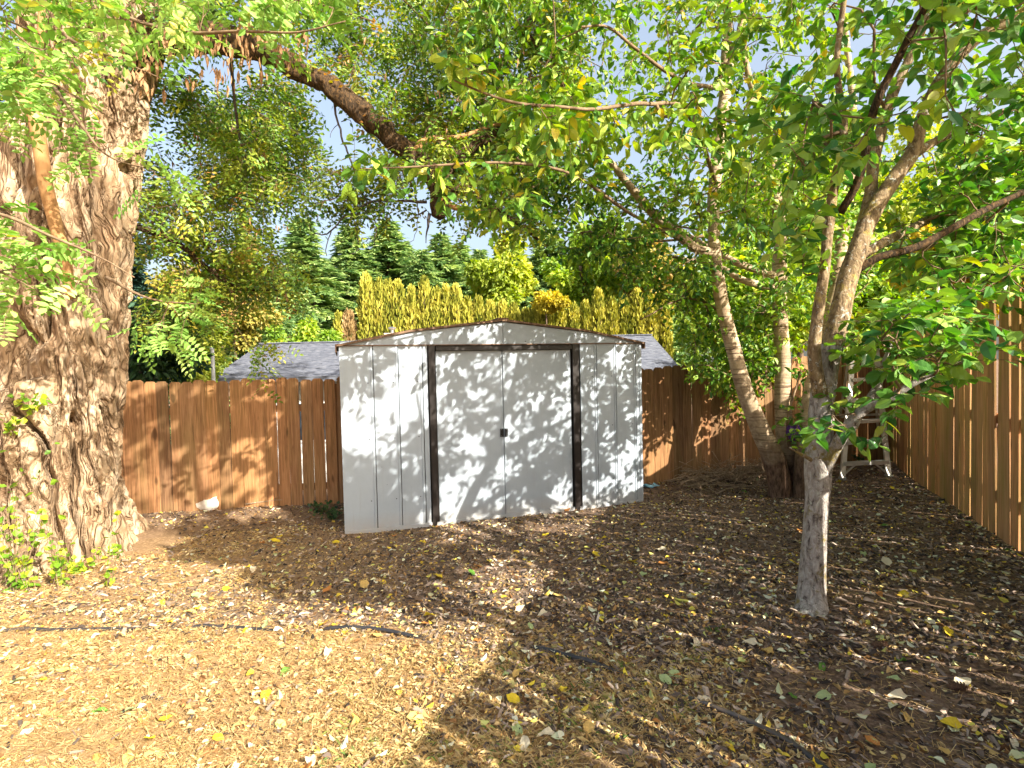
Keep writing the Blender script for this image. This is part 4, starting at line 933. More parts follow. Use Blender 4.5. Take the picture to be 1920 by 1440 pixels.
tg = np.concatenate([
    region(58, [(-60, -40), (560, -60), (640, 30), (560, 55), (400, 40), (250, 90), (100, 150), (-60, 120)], 2.75, 3.5, g, False),
    region(13, [(-40, 130), (110, 150), (240, 240), (210, 330), (100, 250), (-40, 200)], 3.1, 3.8, g, False),
    region(16, [(-60, 390), (60, 400), (230, 500), (200, 560), (100, 560), (-60, 560)], 2.8, 3.2, g, False),
    region(7, [(230, 290), (370, 300), (360, 350), (260, 350)], 3.4, 3.6, g, False),
    region(9, [(250, 540), (400, 550), (400, 620), (260, 620)], 3.9, 4.2, g, False)])
T2.grow(tg, 0.1, 0.0, 0.01); T2.twigs(M_TWIG, 0.0022)
lp, ld, sg = T2.sprigs((1, 2), (0.10, 0.2), 3, 0.3, 0.6); T2.shoots(M_TWIG)
cp_, cr_, cs_, rach = compound(lp, ld, sg, g, (0.14, 0.22), 6, 0.056, 0.2)
rn = np.clip(np.tile(g.beta(2, 2.4, len(lp)), 13) + 0.05 * g.normal(size=len(cp_)), 0, 1)
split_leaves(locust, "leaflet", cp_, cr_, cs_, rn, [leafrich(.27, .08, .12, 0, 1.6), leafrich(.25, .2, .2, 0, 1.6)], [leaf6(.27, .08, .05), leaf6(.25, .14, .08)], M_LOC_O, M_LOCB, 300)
part("leaf_stalks", rach, M_TWIG, locust)["kind"] = "stuff"
M_POD = simple("dry_seed_pod", (0.36, 0.20, 0.10), 0.7, 0.2, 0, 0.35, 30, trans=0.15)
pods = MB(); npod = 260
pp_ = np.concatenate([region(110, [(200, 30), (560, 40), (600, 90), (430, 160), (260, 180)], 3.0, 3.9, g, False), region(90, [(560, 60), (1060, 80), (1050, 330), (860, 260), (700, 160)], 5.4, 6.4, g, False), region(60, [(300, 200), (560, 220), (540, 560), (300, 540)], 6.0, 7.0, g, False)])
tv, tf = leaf6(.13, .05, .0, .3); rt = frames(np.array([0, 0, -1.0]) + g.normal(size=(npod, 3)) * .18, rand_dir(npod, g)); pods.inst(tv, tf, pp_, rt, g.uniform(.06, .10, npod), g.random(npod))
rt = frames(np.array([0, 0, -1.0]) + g.normal(size=(npod, 3)) * .2, rand_dir(npod, g)); pods.inst(tv, tf, pp_ + g.normal(size=(npod, 3)) * .02, rt, g.uniform(.06, .10, npod), g.random(npod))
part("seed_pods", pods, M_POD, locust)["kind"] = "stuff"
# ------------------------------------------------------------------ background vegetation
def conifer_mesh(seed, H, Rb, nb, blue=0.0, dens=1.0, size=0.22):
    g = np.random.default_rng(seed); m = MB()
    pos = []; dr = []; nr = []; sc_ = []; rn = []
    k = int(nb * dens)
    for i in range(k):
        f = (i + g.random()) / k; z = H * (0.04 + 0.96 * f); r = Rb * (1 - f) ** 0.8 * g.uniform(0.45, 1.2) + 0.08
        a = i * 2.39996 + g.normal() * .8; dv = np.array([math.cos(a), math.sin(a), 0]); n = max(3, int(r / 0.085))
        u = np.linspace(0.12, 1, n); pts = np.array([0, 0, z]) + dv * (u * r)[:, None] + np.array([0, 0, 1.0]) * (r * (0.22 * u - 0.55 * u * u + 0.12 * u ** 3))[:, None]
        for q in range(3):
            sd_ = np.cross(dv, [0, 0, 1.0]); sgn = (-1, 1, 0)[q]
            pos.append(pts + g.normal(size=pts.shape) * .03); dr.append(dv * 0.8 + sd_ * sgn * 0.8 + np.array([0, 0, -0.25]) + g.normal(size=pts.shape) * .3)
            nr.append(np.array([0, 0, 1.0]) + g.normal(size=pts.shape) * .5); sc_.append(size * (0.6 + 0.9 * (1 - u)) * g.uniform(.7, 1.3, n)); rn.append(np.clip(np.full(n, 0.1 + .8 * g.random()) + .2 * (u - .5) * 0 + g.normal(size=n) * .12, 0, 1))
    pos = np.concatenate(pos); rot = frames(np.concatenate(dr), np.concatenate(nr)); tv = np.array([(0, 0, 0), (.20, .35, .03), (.10, .72, 0), (0, 1, -.1), (-.13, .66, .02), (-.18, .3, 0)])
    m.inst(tv, [np.array([[0, 1, 2, 3], [0, 3, 4, 5]])], pos, rot, np.concatenate(sc_), np.concatenate(rn))
    tr = MB(); tr.tube([(0, 0, -.5), (0, 0, H * .5), (0, 0, H * .97)], [Rb * .07 + .05, Rb * .04 + .03, .015], 8)
    return m, tr
FIRC = [(0.0, (0.06, 0.13, 0.05)), (0.5, (0.20, 0.31, 0.11)), (1.0, (0.42, 0.50, 0.18))]
M_FIR = leaf_mat("fir_needles", FIRC, rough=0.8, spec=0.1, trans=0.25)
M_FIRD = leaf_mat("dark_fir_needles", [(0.0, (0.012, 0.035, 0.03)), (1.0, (0.05, 0.10, 0.06))], rough=0.8, spec=0.1, trans=0.15)
M_ARB = leaf_mat("arborvitae_sprays", [(0.0, (0.07, 0.09, 0.012)), (0.45, (0.28, 0.28, 0.04)), (1.0, (0.52, 0.46, 0.09))], rough=0.8, spec=0.1, trans=0.2)
M_ARBD = leaf_mat("dry_arborvitae_sprays", [(0.0, (0.20, 0.13, 0.05)), (1.0, (0.46, 0.33, 0.17))], rough=0.8, spec=0.1, trans=0.15)
M_MAPLE = leaf_mat("maple_leaves", [(0.0, (0.12, 0.19, 0.02)), (0.5, (0.28, 0.35, 0.04)), (1.0, (0.46, 0.46, 0.07))], rough=0.6, trans=0.35)
M_GREEN = leaf_mat("hazel_leaves", [(0.0, (0.07, 0.15, 0.02)), (0.5, (0.22, 0.34, 0.035)), (0.85, (0.38, 0.46, 0.05)), (1.0, (0.52, 0.46, 0.05))], rough=0.5, trans=0.4)
M_YEL = leaf_mat("yellow_leaves", [(0.0, (0.26, 0.24, 0.02)), (1.0, (0.58, 0.46, 0.03))], rough=0.6, trans=0.3)
M_OLIVE = leaf_mat("olive_leaves", [(0.0, (0.13, 0.13, 0.03)), (0.5, (0.30, 0.27, 0.05)), (0.85, (0.44, 0.34, 0.10)), (1.0, (0.42, 0.22, 0.10))], rough=0.6, trans=0.3)
M_DGREEN = leaf_mat("dark_shrub_leaves", [(0.0, (0.01, 0.04, 0.015)), (1.0, (0.06, 0.12, 0.03))], rough=0.5, trans=0.25)
M_GOLD = leaf_mat("golden_leaves", [(0.0, (0.16, 0.20, 0.02)), (0.5, (0.34, 0.32, 0.03)), (1.0, (0.55, 0.36, 0.03))], rough=0.5, trans=0.4)
M_TRK = simple("dark_background_bark", (0.10, 0.07, 0.05), 0.9, 0.1, 0, 0.4, 8)

def gbase(px, D):
    p = P(px, 700, D); return p[0], p[1], gz1(p[0], p[1])
def top_of(px, py, D): return P(px, py, D)[2]
# firs far behind the houses
fir_v = [conifer_mesh(100 + k, 12.0, 2.9 + .3 * k, 420 + 40 * k, size=0.30) for k in range(3)]
fir_m = []
for a, b_ in fir_v:
    fa = a.mesh("crown"); fa.materials.append(M_FIR); fb = b_.mesh("trunk"); fb.materials.append(M_TRK); fir_m.append((fa, fb))
FIRS = [(478, 540, 30), (522, 500, 27), (577, 415, 30), (628, 505, 36), (662, 430, 33), (700, 470, 36), (735, 418, 35), (764, 455, 38), (797, 470, 33), (832, 442, 36), (868, 462, 39), (905, 470, 36), (960, 440, 40), (1030, 430, 40), (1100, 430, 38), (1170, 450, 38), (1240, 470, 36), (420, 470, 33)]
ords = ["first", "second", "third", "fourth", "fifth", "sixth", "seventh", "eighth", "ninth", "tenth", "eleventh", "twelfth", "thirteenth", "fourteenth", "fifteenth", "sixteenth", "seventeenth", "eighteenth", "nineteenth", "twentieth", "twenty-first", "twenty-second", "twenty-third", "twenty-fourth", "twenty-fifth", "twenty-sixth", "twenty-seventh", "twenty-eighth"]
def place_pair(name, me, x, y, z, s, sz, label, cat, group, rz):
    r = thing(name, label, cat, (x, y, z), rz, group); r.scale = (s, s, sz)
    for q, nm in zip(me, ("crown", "trunk")):
        o = bpy.data.objects.new(nm, q); C.objects.link(o); o.parent = r
    return r
for k, (px, py, D) in enumerate(sorted(FIRS)):
    x, y, z = gbase(px, D); h = top_of(px, py, D) - z
    place_pair("fir_tree", fir_m[k % 3], x, y, z, (1.45 + .16 * ((k * 5) % 4)) * h / 12.0, h / 12.0, "tall fir far behind the grey roof, " + ords[k] + " from the left in the fir row", "tree", "firs in the far row behind the houses", k * 1.3)
# broad dark fir between the house roof and the locust foliage
cm = conifer_mesh(130, 7.0, 2.6, 190, size=0.34); fa = cm[0].mesh("crown"); fa.materials.append(M_FIR); fb = cm[1].mesh("trunk"); fb.materials.append(M_TRK)
for px, py, D, lab, s in ((465, 450, 21, "broad low-branched fir directly behind the left end of the grey roof", 1.2), (560, 520, 23, "rounded fir with dark shaded hollows left of the arborvitae hedge", 1.15)):
    x, y, z = gbase(px, D); h = top_of(px, py, D) - z
    place_pair("fir_tree", (fa, fb), x, y, z, s * h / 7, h / 7, lab, "tree", None, px)
cm = conifer_mesh(131, 9.0, 2.4, 240, size=0.34); fa = cm[0].mesh("crown"); fa.materials.append(M_FIRD); fb = cm[1].mesh("trunk"); fb.materials.append(M_TRK)
x, y, z = gbase(-70, 10); place_pair("spruce_tree", (fa, fb), x, y, z, 1.25, 1.1, "dark spruce mostly hidden behind the left side of the locust trunk", "tree", None, 0)
x, y, z = gbase(235, 17); place_pair("spruce_tree", (fa, fb), x, y, z, .95, 1.0, "dark spruce showing just right of the locust trunk", "tree", None, 2)

# arborvitae columns
def arb_mesh(seed):
    g = np.random.default_rng(seed); n = 2600; z = g.random(n) ** 0.9; th = g.uniform(0, 6.283, n)
    rr = (0.5 * (1 - z ** 7) ** 0.55 * (0.82 + 0.18 * np.clip(z * 6, 0, 1))) * (1 + 0.10 * np.sin(th * 5 + z * 9 + seed)) * g.uniform(.72, 1.02, n)
    pos = np.stack([rr * np.cos(th), rr * np.sin(th), z], 1); dv = np.stack([np.cos(th), np.sin(th), np.full(n, 1.1)], 1) + g.normal(size=(n, 3)) * .35
    m = MB(); tv, tf = leaf6(.28, .1, .1); q = pos * np.array([1, 1, 4.4])
    rn = np.clip(.5 + .9 * vnoise(q * 3.0, seed) * .5 + g.normal(size=n) * .18, 0, 1)
    m.inst(tv, tf, q, frames(dv, np.stack([np.cos(th), np.sin(th), 0 * th], 1) + g.normal(size=(n, 3)) * .5), g.uniform(.12, .24, n), rn)
    c = MB(); c.tube([(0, 0, 0), (0, 0, 2.2), (0, 0, 3.9), (0, 0, 4.25)], [.36, .37, .26, .05], 9)
    return m, c
M_CORE = simple("arborvitae_inner_twigs", (0.07, 0.06, 0.02), 0.95, 0.05)
av = []
for k in range(4):
    a, c_ = arb_mesh(200 + k); fa = a.mesh("foliage"); fa.materials.append(M_ARB); fc = c_.mesh("inner_twigs"); fc.materials.append(M_CORE); av.append((fa, fc))
ad = av[0][0].copy(); ad.materials.clear(); ad.materials.append(M_ARBD)
ARB = [(640, 590), (658, 583), (692, 527), (717, 521), (733, 531), (750, 533), (776, 539), (800, 533), (822, 538), (840, 541), (858, 541), (879, 560), (900, 566), (922, 562), (945, 570), (966, 574), (988, 580), (1010, 582), (1032, 578), (1054, 580), (1076, 574), (1100, 566), (1124, 553), (1148, 556), (1172, 560), (1196, 548), (1220, 552), (1246, 560)]
for k, (px, py) in enumerate(ARB):
    D = 21.5; x, y, z = gbase(px, D); h = top_of(px, py, D) - z; wd = 0.60 + .04 * ((k * 7) % 3); h *= (1.0, .985, 1.02, .97, 1.0)[k % 5]
    lab = ("brown dried arborvitae column beside the fir, " if k < 2 else "yellow-green arborvitae column behind the shed, ") + ords[k] + " from the left in the hedge"
    r = thing("arborvitae", lab, "tree", (x, y, z), k * 1.1, "arborvitae columns in the clipped hedge behind the shed"); r.scale = (wd, wd, h / 4.4)
    me = av[k % 4]; 
    for q, nm in ((ad if k == 1 else me[0], "foliage"), (me[1], "inner_twigs")):
        o = bpy.data.objects.new(nm, q); C.objects.link(o); o.parent = r

def leafy(name, label, cat, c, rad, n, size, mt, seed, group=None, clump=0.5, stems=3, base=None, w_=.32, droop=0.3, ncl=26):
    g = np.random.default_rng(seed); c = np.array(c, float); rad = np.array(rad, float)
    bz = gz1(c[0], c[1]); bs = (c[0], c[1], bz) if base is None else base
    root = thing(name, label, cat, bs, 0, group)
    cc = rand_dir(ncl, g) * (g.random(ncl) ** 0.4)[:, None] * rad * 0.85 + c; cr = g.uniform(.22, .42, ncl) * rad.mean()
    k = g.integers(0, ncl, n); pos = cc[k] + rand_dir(n, g) * (g.random(n) ** 0.45 * cr[k])[:, None] * np.array([1, 1, .8])
    ok = pos[:, 2] > bz + .05; pos = pos[ok]; k = k[ok]; n = len(pos)
    out = pos - cc[k]; out /= np.linalg.norm(out, axis=1)[:, None] + 1e-9
    rot = frames(out * .7 + g.normal(size=(n, 3)) * .5 + np.array([0, 0, -droop]), np.array([0, 0, .8]) + out * .5 + g.normal(size=(n, 3)) * .5)
    m = MB(); tv, tf = leaf6(w_, .1, .12); cl = g.random(ncl)
    m.inst(tv, tf, pos, rot, g.uniform(.7, 1.3, n) * size, np.clip(.25 + .5 * cl[k] + g.normal(size=n) * .18, 0, 1))
    o = part("foliage", m, mt, root); o["kind"] = "stuff"
    t_ = MB()
    for q in range(stems):
        e = c + (g.random(3) - .5) * rad * .8; a = np.array([bs[0] + g.normal() * .08 * stems, bs[1] + g.normal() * .05 * stems, bz - .1]); rr_ = .03 * rad.mean() + .012
        t_.tube(smooth_path([a, (a + e) / 2 + g.normal(size=3) * .1 * rad.mean(), e], .2), np.linspace(1, .4, len(smooth_path([a, (a + e) / 2, e], .2)) + 0)[:, ] * rr_ if False else rr_, 6)
    for q in range(ncl):
        a = c + (cc[q] - c) * .1; t_.tube([a, (a + cc[q]) / 2 + np.array([0, 0, -.05]), cc[q]], [rr_ * .6, rr_ * .4, .006], 4)
    part("branches", t_, M_TRK, root, True)
    return root
def ctr(px, py, D): return P(px, py, D)
leafy("maple_tree", "bushy yellow-green maple rising behind the middle of the arborvitae hedge", "tree", ctr(935, 520, 27), (2.3, 1.8, 2.6), 9000, .26, M_MAPLE, 300)
leafy("maple_tree", "green leafy tree behind the right part of the arborvitae hedge", "tree", ctr(1120, 500, 28), (2.8, 2, 2.6), 8000, .26, M_GREEN, 301)
leafy("maple_tree", "olive tree with rusty tint seen through the cherry branches above the right roof end", "tree", ctr(1220, 520, 26), (2.2, 1.8, 2.6), 7000, .22, M_OLIVE, 302)
leafy("shrub", "round bright yellow shrub above the arborvitae hedge behind the shed", "shrub", ctr(1034, 566, 20.5), (.75, .7, .38), 2600, .12, M_YEL, 303, stems=1)
leafy("shrub", "dark green laurel shrub behind the back fence next to the locust trunk", "shrub", ctr(285, 650, 9.2), (.8, .5, 1.1), 3200, .13, M_DGREEN, 304, w_=.25)
leafy("shrub", "yellow-green hazel shrub around the thin white pipe behind the back fence", "shrub", ctr(358, 640, 11.6), (.75, .6, 1.5), 9500, .10, M_MAPLE, 305, ncl=40)
leafy("shrub", "olive brown shrub behind the fence between locust trunk and hazel", "shrub", ctr(340, 585, 12.5), (1.1, .7, 1.4), 6500, .11, M_OLIVE, 306, ncl=34)
leafy("tree", "rust-tinted leafy tree above the left end of the grey roof", "tree", ctr(440, 575, 19), (1.5, 1, 1.5), 6500, .16, M_OLIVE, 307, ncl=30)
leafy("shrub", "fresh yellow-green shrub peeking over the left part of the roof ridge", "shrub", ctr(575, 640, 19), (1.6, .8, .7), 4200, .14, M_GREEN, 308)
# right side, behind the side fence and the corner
leafy("tree", "dense bright green hazel filling the gap between the cherry stems behind the back fence", "tree", ctr(1400, 585, 9.6), (1.5, .8, 1.15), 9500, .10, M_GREEN, 310, ncl=44, stems=5)
leafy("tree", "light green tree behind the fence corner above the stepladder", "tree", ctr(1610, 560, 11.0), (1.5, .9, 1.5), 9500, .11, M_GREEN, 311, ncl=44, stems=4)
leafy("tree", "golden leafed tree leaning over the far part of the side fence", "tree", ctr(1800, 500, 8.8) + np.array([1.0, 0, 0]) * .2, (1.35, .9, .85), 8000, .10, M_GOLD, 312, ncl=40)
leafy("tree", "dark leafed tree over the side fence at the right edge", "tree", ctr(1905, 470, 7.6), (.9, .7, .8), 4200, .10, M_DGREEN, 313, ncl=24)
leafy("tree", "tall pale green tree far behind the fence corner", "tree", ctr(1500, 430, 15), (3.2, 1.6, 3.2), 13000, .16, M_GREEN, 314, ncl=50)
leafy("tree", "tall yellow-green tree far behind the side fence", "tree", ctr(1780, 400, 15), (3.6, 1.6, 3.0), 13000, .16, M_MAPLE, 315, ncl=50)
# trees of the next garden, out of the picture to the right, whose shade falls into it
leafy("neighbour_tree", "tall slender tree just beyond the side fence, outside the picture at right", "tree", (3.45, .4, 4.45), (1.15, .85, 1.15), 7000, .12, M_GREEN, 320, ncl=44, w_=.42, stems=1)
leafy("neighbour_tree", "taller leafy tree behind the slender one beyond the side fence, outside the picture at right", "tree", (3.7, .2, 7.1), (1.25, .95, 1.5), 480, .17, M_GREEN, 322, ncl=16, w_=.42, stems=1)
# ------------------------------------------------------------------ stepladder
M_ALU = simple("brushed_aluminium", (0.62, 0.61, 0.57), 0.42, 0.5, 0.55, 0.12, 14)
M_ALUD = simple("dull_aluminium", (0.46, 0.42, 0.36), 0.55, 0.4, 0.35, 0.2, 14)
a = G(1579, 897); b_ = G(1666, 893); b_[2] = gz1(b_[0], b_[1]); Dl = float((a - CAM) @ FWD); Dr = float((b_ - CAM) @ FWD); Dm = (Dl + Dr) / 2 - .05
lad = thing("stepladder", "aluminium folding stepladder standing by the fence corner behind the pear tree", "ladder", ((a[0] + b_[0]) / 2, (a[1] + b_[1]) / 2, min(a[2], b_[2])))
fl0, fl1 = P(1579, 897, Dm), P(1600, 657, Dm + .40); fr0, fr1 = P(1666, 893, Dm), P(1643, 655, Dm + .40)
m = MB(); m.bar(fl0, fl1, .028, .065, (1, 0, 0)); m.box(fl0, (.06, .08, .035)); part("front_rail", m, M_ALU, lad)
m = MB(); m.bar(fr0, fr1, .028, .065, (1, 0, 0)); m.box(fr0, (.06, .08, .035)); part("front_rail", m, M_ALU, lad)
for f in (.115, .275, .435, .60, .765):
    p, q = fl0 + (fl1 - fl0) * f, fr0 + (fr1 - fr0) * f; m = MB(); m.bar(p, q, .08, .022)
    m.bar(p + np.array([0, -.04, -.015]), q + np.array([0, -.04, -.015]), .005, .04); part("step", m, M_ALU, lad)
p, q = fl1 + np.array([-.03, .05, .0]), fr1 + np.array([.03, .05, 0]); m = MB(); m.bar(p, q, .16, .03); part("top_cap", m, M_ALU, lad)
for s_, e in ((fl0, .30), (fr0, -.30)):
    f = .115; st = (fl0 + (fl1 - fl0) * f) if e > 0 else (fr0 + (fr1 - fr0) * f); o_ = (fr0 - fl0)
    m = MB(); m.bar(s_ + np.array([0, .01, .03]), st + o_ * e + np.array([0, 0, -.01]), .02, .02, (0, 1, 0)); part("brace", m, M_ALU, lad)
rl0, rr0 = P(1562, 880, Dm + 1.0), P(1650, 876, Dm + 1.0); rl0[2] = gz1(rl0[0], rl0[1]); rr0[2] = gz1(rr0[0], rr0[1])
for s_, e in ((rl0, fl1), (rr0, fr1)):
    m = MB(); m.bar(s_, e + np.array([0, .08, -.02]), .022, .03, (1, 0, 0)); part("rear_rail", m, M_ALUD, lad)
for f in (.10, .42, .74):
    m = MB(); m.bar(rl0 + (fl1 - rl0) * f, rr0 + (fr1 - rr0) * f, .02, .03); part("rear_bar", m, M_ALUD, lad)
for s_, e, r0_, r1_ in ((fl0, fl1, rl0, fl1), (fr0, fr1, rr0, fr1)):
    m = MB(); m.bar(s_ + (e - s_) * .5, r0_ + (r1_ - r0_) * .5, .006, .02, (0, 0, 1)); part("spreader", m, M_ALUD, lad)

# ------------------------------------------------------------------ stone, blue sheet, purple cloth, plank
def lump(c, r, seed, rough=.12, n=(26, 18), flat=0.0):
    th = np.arange(n[0]) * 2 * math.pi / n[0]; ph = np.linspace(0.02, math.pi - .02, n[1]); TH, PH = np.meshgrid(th, ph)
    d = np.stack([np.cos(TH) * np.sin(PH), np.sin(TH) * np.sin(PH), np.cos(PH)], -1).reshape(-1, 3)
    k = 1 + rough * fbm(d * 1.7 + seed, 3, seed) + rough * .3 * fbm(d * 5 + seed, 2, seed)
    q = np.sign(d) * np.abs(d) ** .8; v = q * k[:, None] * np.array(r) + np.array(c); i = np.arange(n[1] - 1)[:, None] * n[0]; j = np.arange(n[0])[None]
    m = MB(); m.add(v, np.stack([i + j, i + n[0] + j, i + n[0] + (j + 1) % n[0], i + (j + 1) % n[0]], -1).reshape(-1, 4)); return m
t = NT("pale_stone"); v = t.coord(); nn = t.noise(v, 6, 6, .6); c = t.ramp(nn, [(.3, (.40, .30, .22)), (.5, (.62, .57, .50)), (.7, (.78, .76, .72))])
M_STONE = t.finish(c, .8, t.bump(nn, .6, .02), .2)
s0 = G(397, 962); solo("stone", lump((s0[0], s0[1], gz1(s0[0], s0[1]) + .075), (.175, .13, .135), 5, .22), M_STONE, "pale whitish stone with a brown patch lying against the left part of the back fence", "stone", smooth=True)
s0 = G(1215, 922); z = gz1(s0[0], s0[1]); m = MB(); xs = np.linspace(-.10, .13, 7); ys = np.linspace(-.07, .07, 6)
vv = [(s0[0] + x - .35 * y, s0[1] + y, z + .022 + .012 * math.sin(x * 40 + y * 21) + (.02 if i in (0, 6) else 0)) for y in ys for i, x in enumerate(xs)]
top = [(r_ * 7 + c_, r_ * 7 + c_ + 1, r_ * 7 + c_ + 8, r_ * 7 + c_ + 7) for r_ in range(5) for c_ in range(6)]; m.add(vv, top); m.add([(x, y, q - .008) for x, y, q in vv], [tuple(reversed(q)) for q in top])
solo("tarp_scrap", m, simple("light_blue_plastic", (.16, .52, .75), .35, .5, 0, .12, 8), "small light blue plastic scrap on the ground at the shed's right corner", "plastic scrap", smooth=True)
pc = P(1487, 812, Db - .12); m = lump(pc, (.075, .05, .085), 9, .6, (22, 16)); solo("purple_cloth", m, simple("purple_cloth", (.10, .04, .20), .7, .2), "crumpled purple cloth stuck in the crotch of the cherry stems", "cloth", smooth=True)
# ------------------------------------------------------------------ edging hoses
M_HOSE = simple("black_polythene_tube", (0.022, 0.022, 0.026), 0.38, 0.5, 0, 0.3, 8, dirt=(0.16, 0.11, 0.07))
def hose(pxs, r, label):
    pts = [G(a_, b2) for a_, b2, _ in pxs]; q = smooth_path([(p[0], p[1], 0, s3) for p, (_, _, s3) in zip(pts, pxs)], .03)
    z = gz(q[:, 0], q[:, 1]) + r * q[:, 3]; m = MB(); m.tube(np.stack([q[:, 0], q[:, 1], z], 1), r, 10); solo("edging_hose", m, M_HOSE, label, "hose", smooth=True)
hose([(-260, 1196, .2), (-60, 1190, .1), (0, 1187, .6), (150, 1181, .5), (250, 1179, .2), (330, 1178, -1.0), (385, 1176, .8), (440, 1177, .8), (496, 1179, .2), (530, 1181, -1.2), (590, 1181, -1.2), (620, 1181, .9), (680, 1182, 1.1), (725, 1187, 1.1), (762, 1194, .9), (800, 1200, -.8)], .013, "black edging hose lying along the border of the dry lawn at left")
hose([(960, 1210, -1.0), (1015, 1223, .8), (1060, 1236, .9), (1110, 1248, .9), (1150, 1262, .4), (1200, 1280, -.6), (1240, 1296, -.9), (1300, 1319, .5), (1360, 1343, .9), (1420, 1370, 1.0), (1480, 1402, 1.0), (1545, 1446, 1.0), (1640, 1510, .9)], .0135, "black edging hose running diagonally out of the picture at lower right")

# ------------------------------------------------------------------ sticks, cones
M_STICK = bark("dry_stick", [(.3, (.16, .105, .065)), (.7, (.40, .29, .19))], (6, 6, 6), 6, .003, .5)
M_STICKD = bark("dark_stick", [(.3, (.05, .035, .025)), (.7, (.17, .115, .075))], (6, 6, 6), 6, .003, .5)
M_MOSS = simple("mossy_stick", (.13, .13, .03), .95, .1, 0, .5, 40, .01)
rs = random.Random(5)
def stick(x, y, L, r, a, lift, tilt, mt, label, group=None, forks=0):
    d = np.array([math.cos(a), math.sin(a), 0]); n = max(4, int(L / .08)); u = np.linspace(-.5, .5, n); bend = rs.uniform(-.12, .12) * L
    px_ = x + d[0] * u * L - d[1] * bend * (u * 2) ** 2; py_ = y + d[1] * u * L + d[0] * bend * (u * 2) ** 2
    z = gz(px_, py_) + r * .8 + lift + tilt * L * (u + .5) + np.array([rs.gauss(0, .004) for _ in u])
    m = MB(); p = np.stack([px_, py_, z], 1); m.tube(p, r * (1 - .5 * (u + .5)), 7, True, .5, .12, rs.randint(0, 99))
    for _ in range(forks):
        k = rs.randint(n // 3, n - 2); e = p[k] + np.array([math.cos(a + rs.choice((-.7, .7))), math.sin(a + rs.choice((-.7, .7))), rs.uniform(.1, .5)]) * L * .3; m.tube([p[k], (p[k] + e) / 2 + .01, e], [r * .5, r * .4, r * .2], 5)
    return solo("stick", m, mt, label, "stick", group, smooth=True)
for k in range(62):
    p = G(rs.uniform(1200, 1445), 885); off = beyond_back(p[0], p[1]) + .12 + abs(rs.gauss(0, .33)); p = p - np.array([BNRM[0], BNRM[1], 0]) * off
    big = k < 6
    stick(p[0], p[1], rs.uniform(.5, 1.2) if big else rs.uniform(.25, .8), rs.uniform(.014, .03) if big else rs.uniform(.005, .013), rs.gauss(0.1, .45), rs.uniform(0, .30) * (1 if off < .6 else .3), (rs.choice((.08, .15, .3)) if k % 2 else 0), rs.choice((M_STICK, M_STICKD, M_STICK)), ("thick " if big else "thin ") + ("half buried " if k % 3 == 0 else "bare ") + ("stick at the back of the brush pile" if off < .35 else "stick in the front of the brush pile") + (", next to the shed" if p[0] < 2.1 else ", left half" if p[0] < 2.7 else ", right half" if p[0] < 3.3 else ", by the cherry stems") + (", tilted up" if k % 2 else ", lying flat"), "sticks of the brush pile right of the shed", rs.choice((0, 1, 2)))
bm = MB(); gb = np.random.default_rng(77)
for k in range(420):
    p = G(gb.uniform(1200, 1450), 885); off = beyond_back(p[0], p[1]) + .08 + abs(gb.normal() * .32); p = p - np.array([BNRM[0], BNRM[1], 0]) * off
    hh = gb.uniform(0, .26) * math.exp(-off * 0 - abs(off - beyond_back(*G(1320, 885)[:2])) * .6); L = gb.uniform(.08, .4); a = gb.uniform(0, 3.14); d = np.array([math.cos(a), math.sin(a) * .5, gb.normal() * .35]) * L
    c0 = np.array([p[0], p[1], gz1(p[0], p[1]) + .01 + hh * .8 + abs(d[2]) * .5]); bm.tube([c0 - d / 2, c0 + gb.normal(size=3) * .02, c0 + d / 2], [.005, .004, .0015], 4, True, gb.random())
solo("brush_twigs", bm, M_STICK, "tangle of thin dry twigs in the brush pile along the fence right of the shed", "twigs", kind="stuff")
for (px_, py_, L, r, a_, tilt, lab) in ((1232, 868, .5, .012, 1.0, .7, "pale straight stick sticking up from the brush pile next to the shed"), (1255, 858, .45, .010, .9, .6, "second pale stick leaning up out of the brush pile near the shed"), (1395, 860, .9, .008, .5, .5, "thin curved stick rising from the right end of the brush pile"), (1365, 850, .8, .006, 2.2, .7, "thin forked twig leaning on the back fence above the brush pile")):
    p = G(px_, py_); stick(p[0], p[1] - .1, L, r, a_, .03, tilt, M_STICK, lab)
def gs(px_, py_, L, r, a_, mt, lab, lift=0, tilt=0, forks=0): p = G(px_, py_); stick(p[0], p[1], L, r, a_, lift, tilt, mt, lab, None, forks)
gs(1262, 1128, .22, .014, 2.1, M_MOSS, "mossy yellow-green stick on the mulch left of the pear tree")
gs(1255, 1378, .14, .012, 1.45, M_STICKD, "short dark bark stick on the mulch at lower right"); gs(952, 1328, .12, .014, 1.7, M_STICKD, "short brown bark piece in the grass below the hoses")
gs(1160, 1130, .40, .008, .05, M_STICK, "long thin grey stick on the mulch in the middle"); gs(1380, 1165, .35, .010, .3, M_STICKD, "dark stick lying left of the pear tree foot")
gs(1860, 1262, .30, .010, .05, M_STICKD, "dark bent stick lying near the right edge"); gs(497, 960, .45, .010, .12, M_STICK, "yellowish forked branch on the ground before the fence left of the shed", .03, .1, 3)
gs(505, 945, .35, .006, .8, M_STICK, "thin reddish twig standing out of the litter left of the shed", .02, .6, 2); gs(350, 1090, .5, .008, .5, M_STICK, "thin pale stick in the needle litter right of the big trunk")
gs(120, 1145, .35, .006, .1, M_STICKD, "thin dark twig in the litter below the big trunk"); gs(790, 1425, .35, .005, -.15, M_STICKD, "thin grey twig at the bottom edge in the shaded grass"); gs(1100, 1340, .3, .004, 1.1, M_STICK, "fine straw-coloured twig in the striped shade")
M_CONE = simple("pine_cone_scales", (.16, .09, .055), .8, .2, 0, .4, 30)
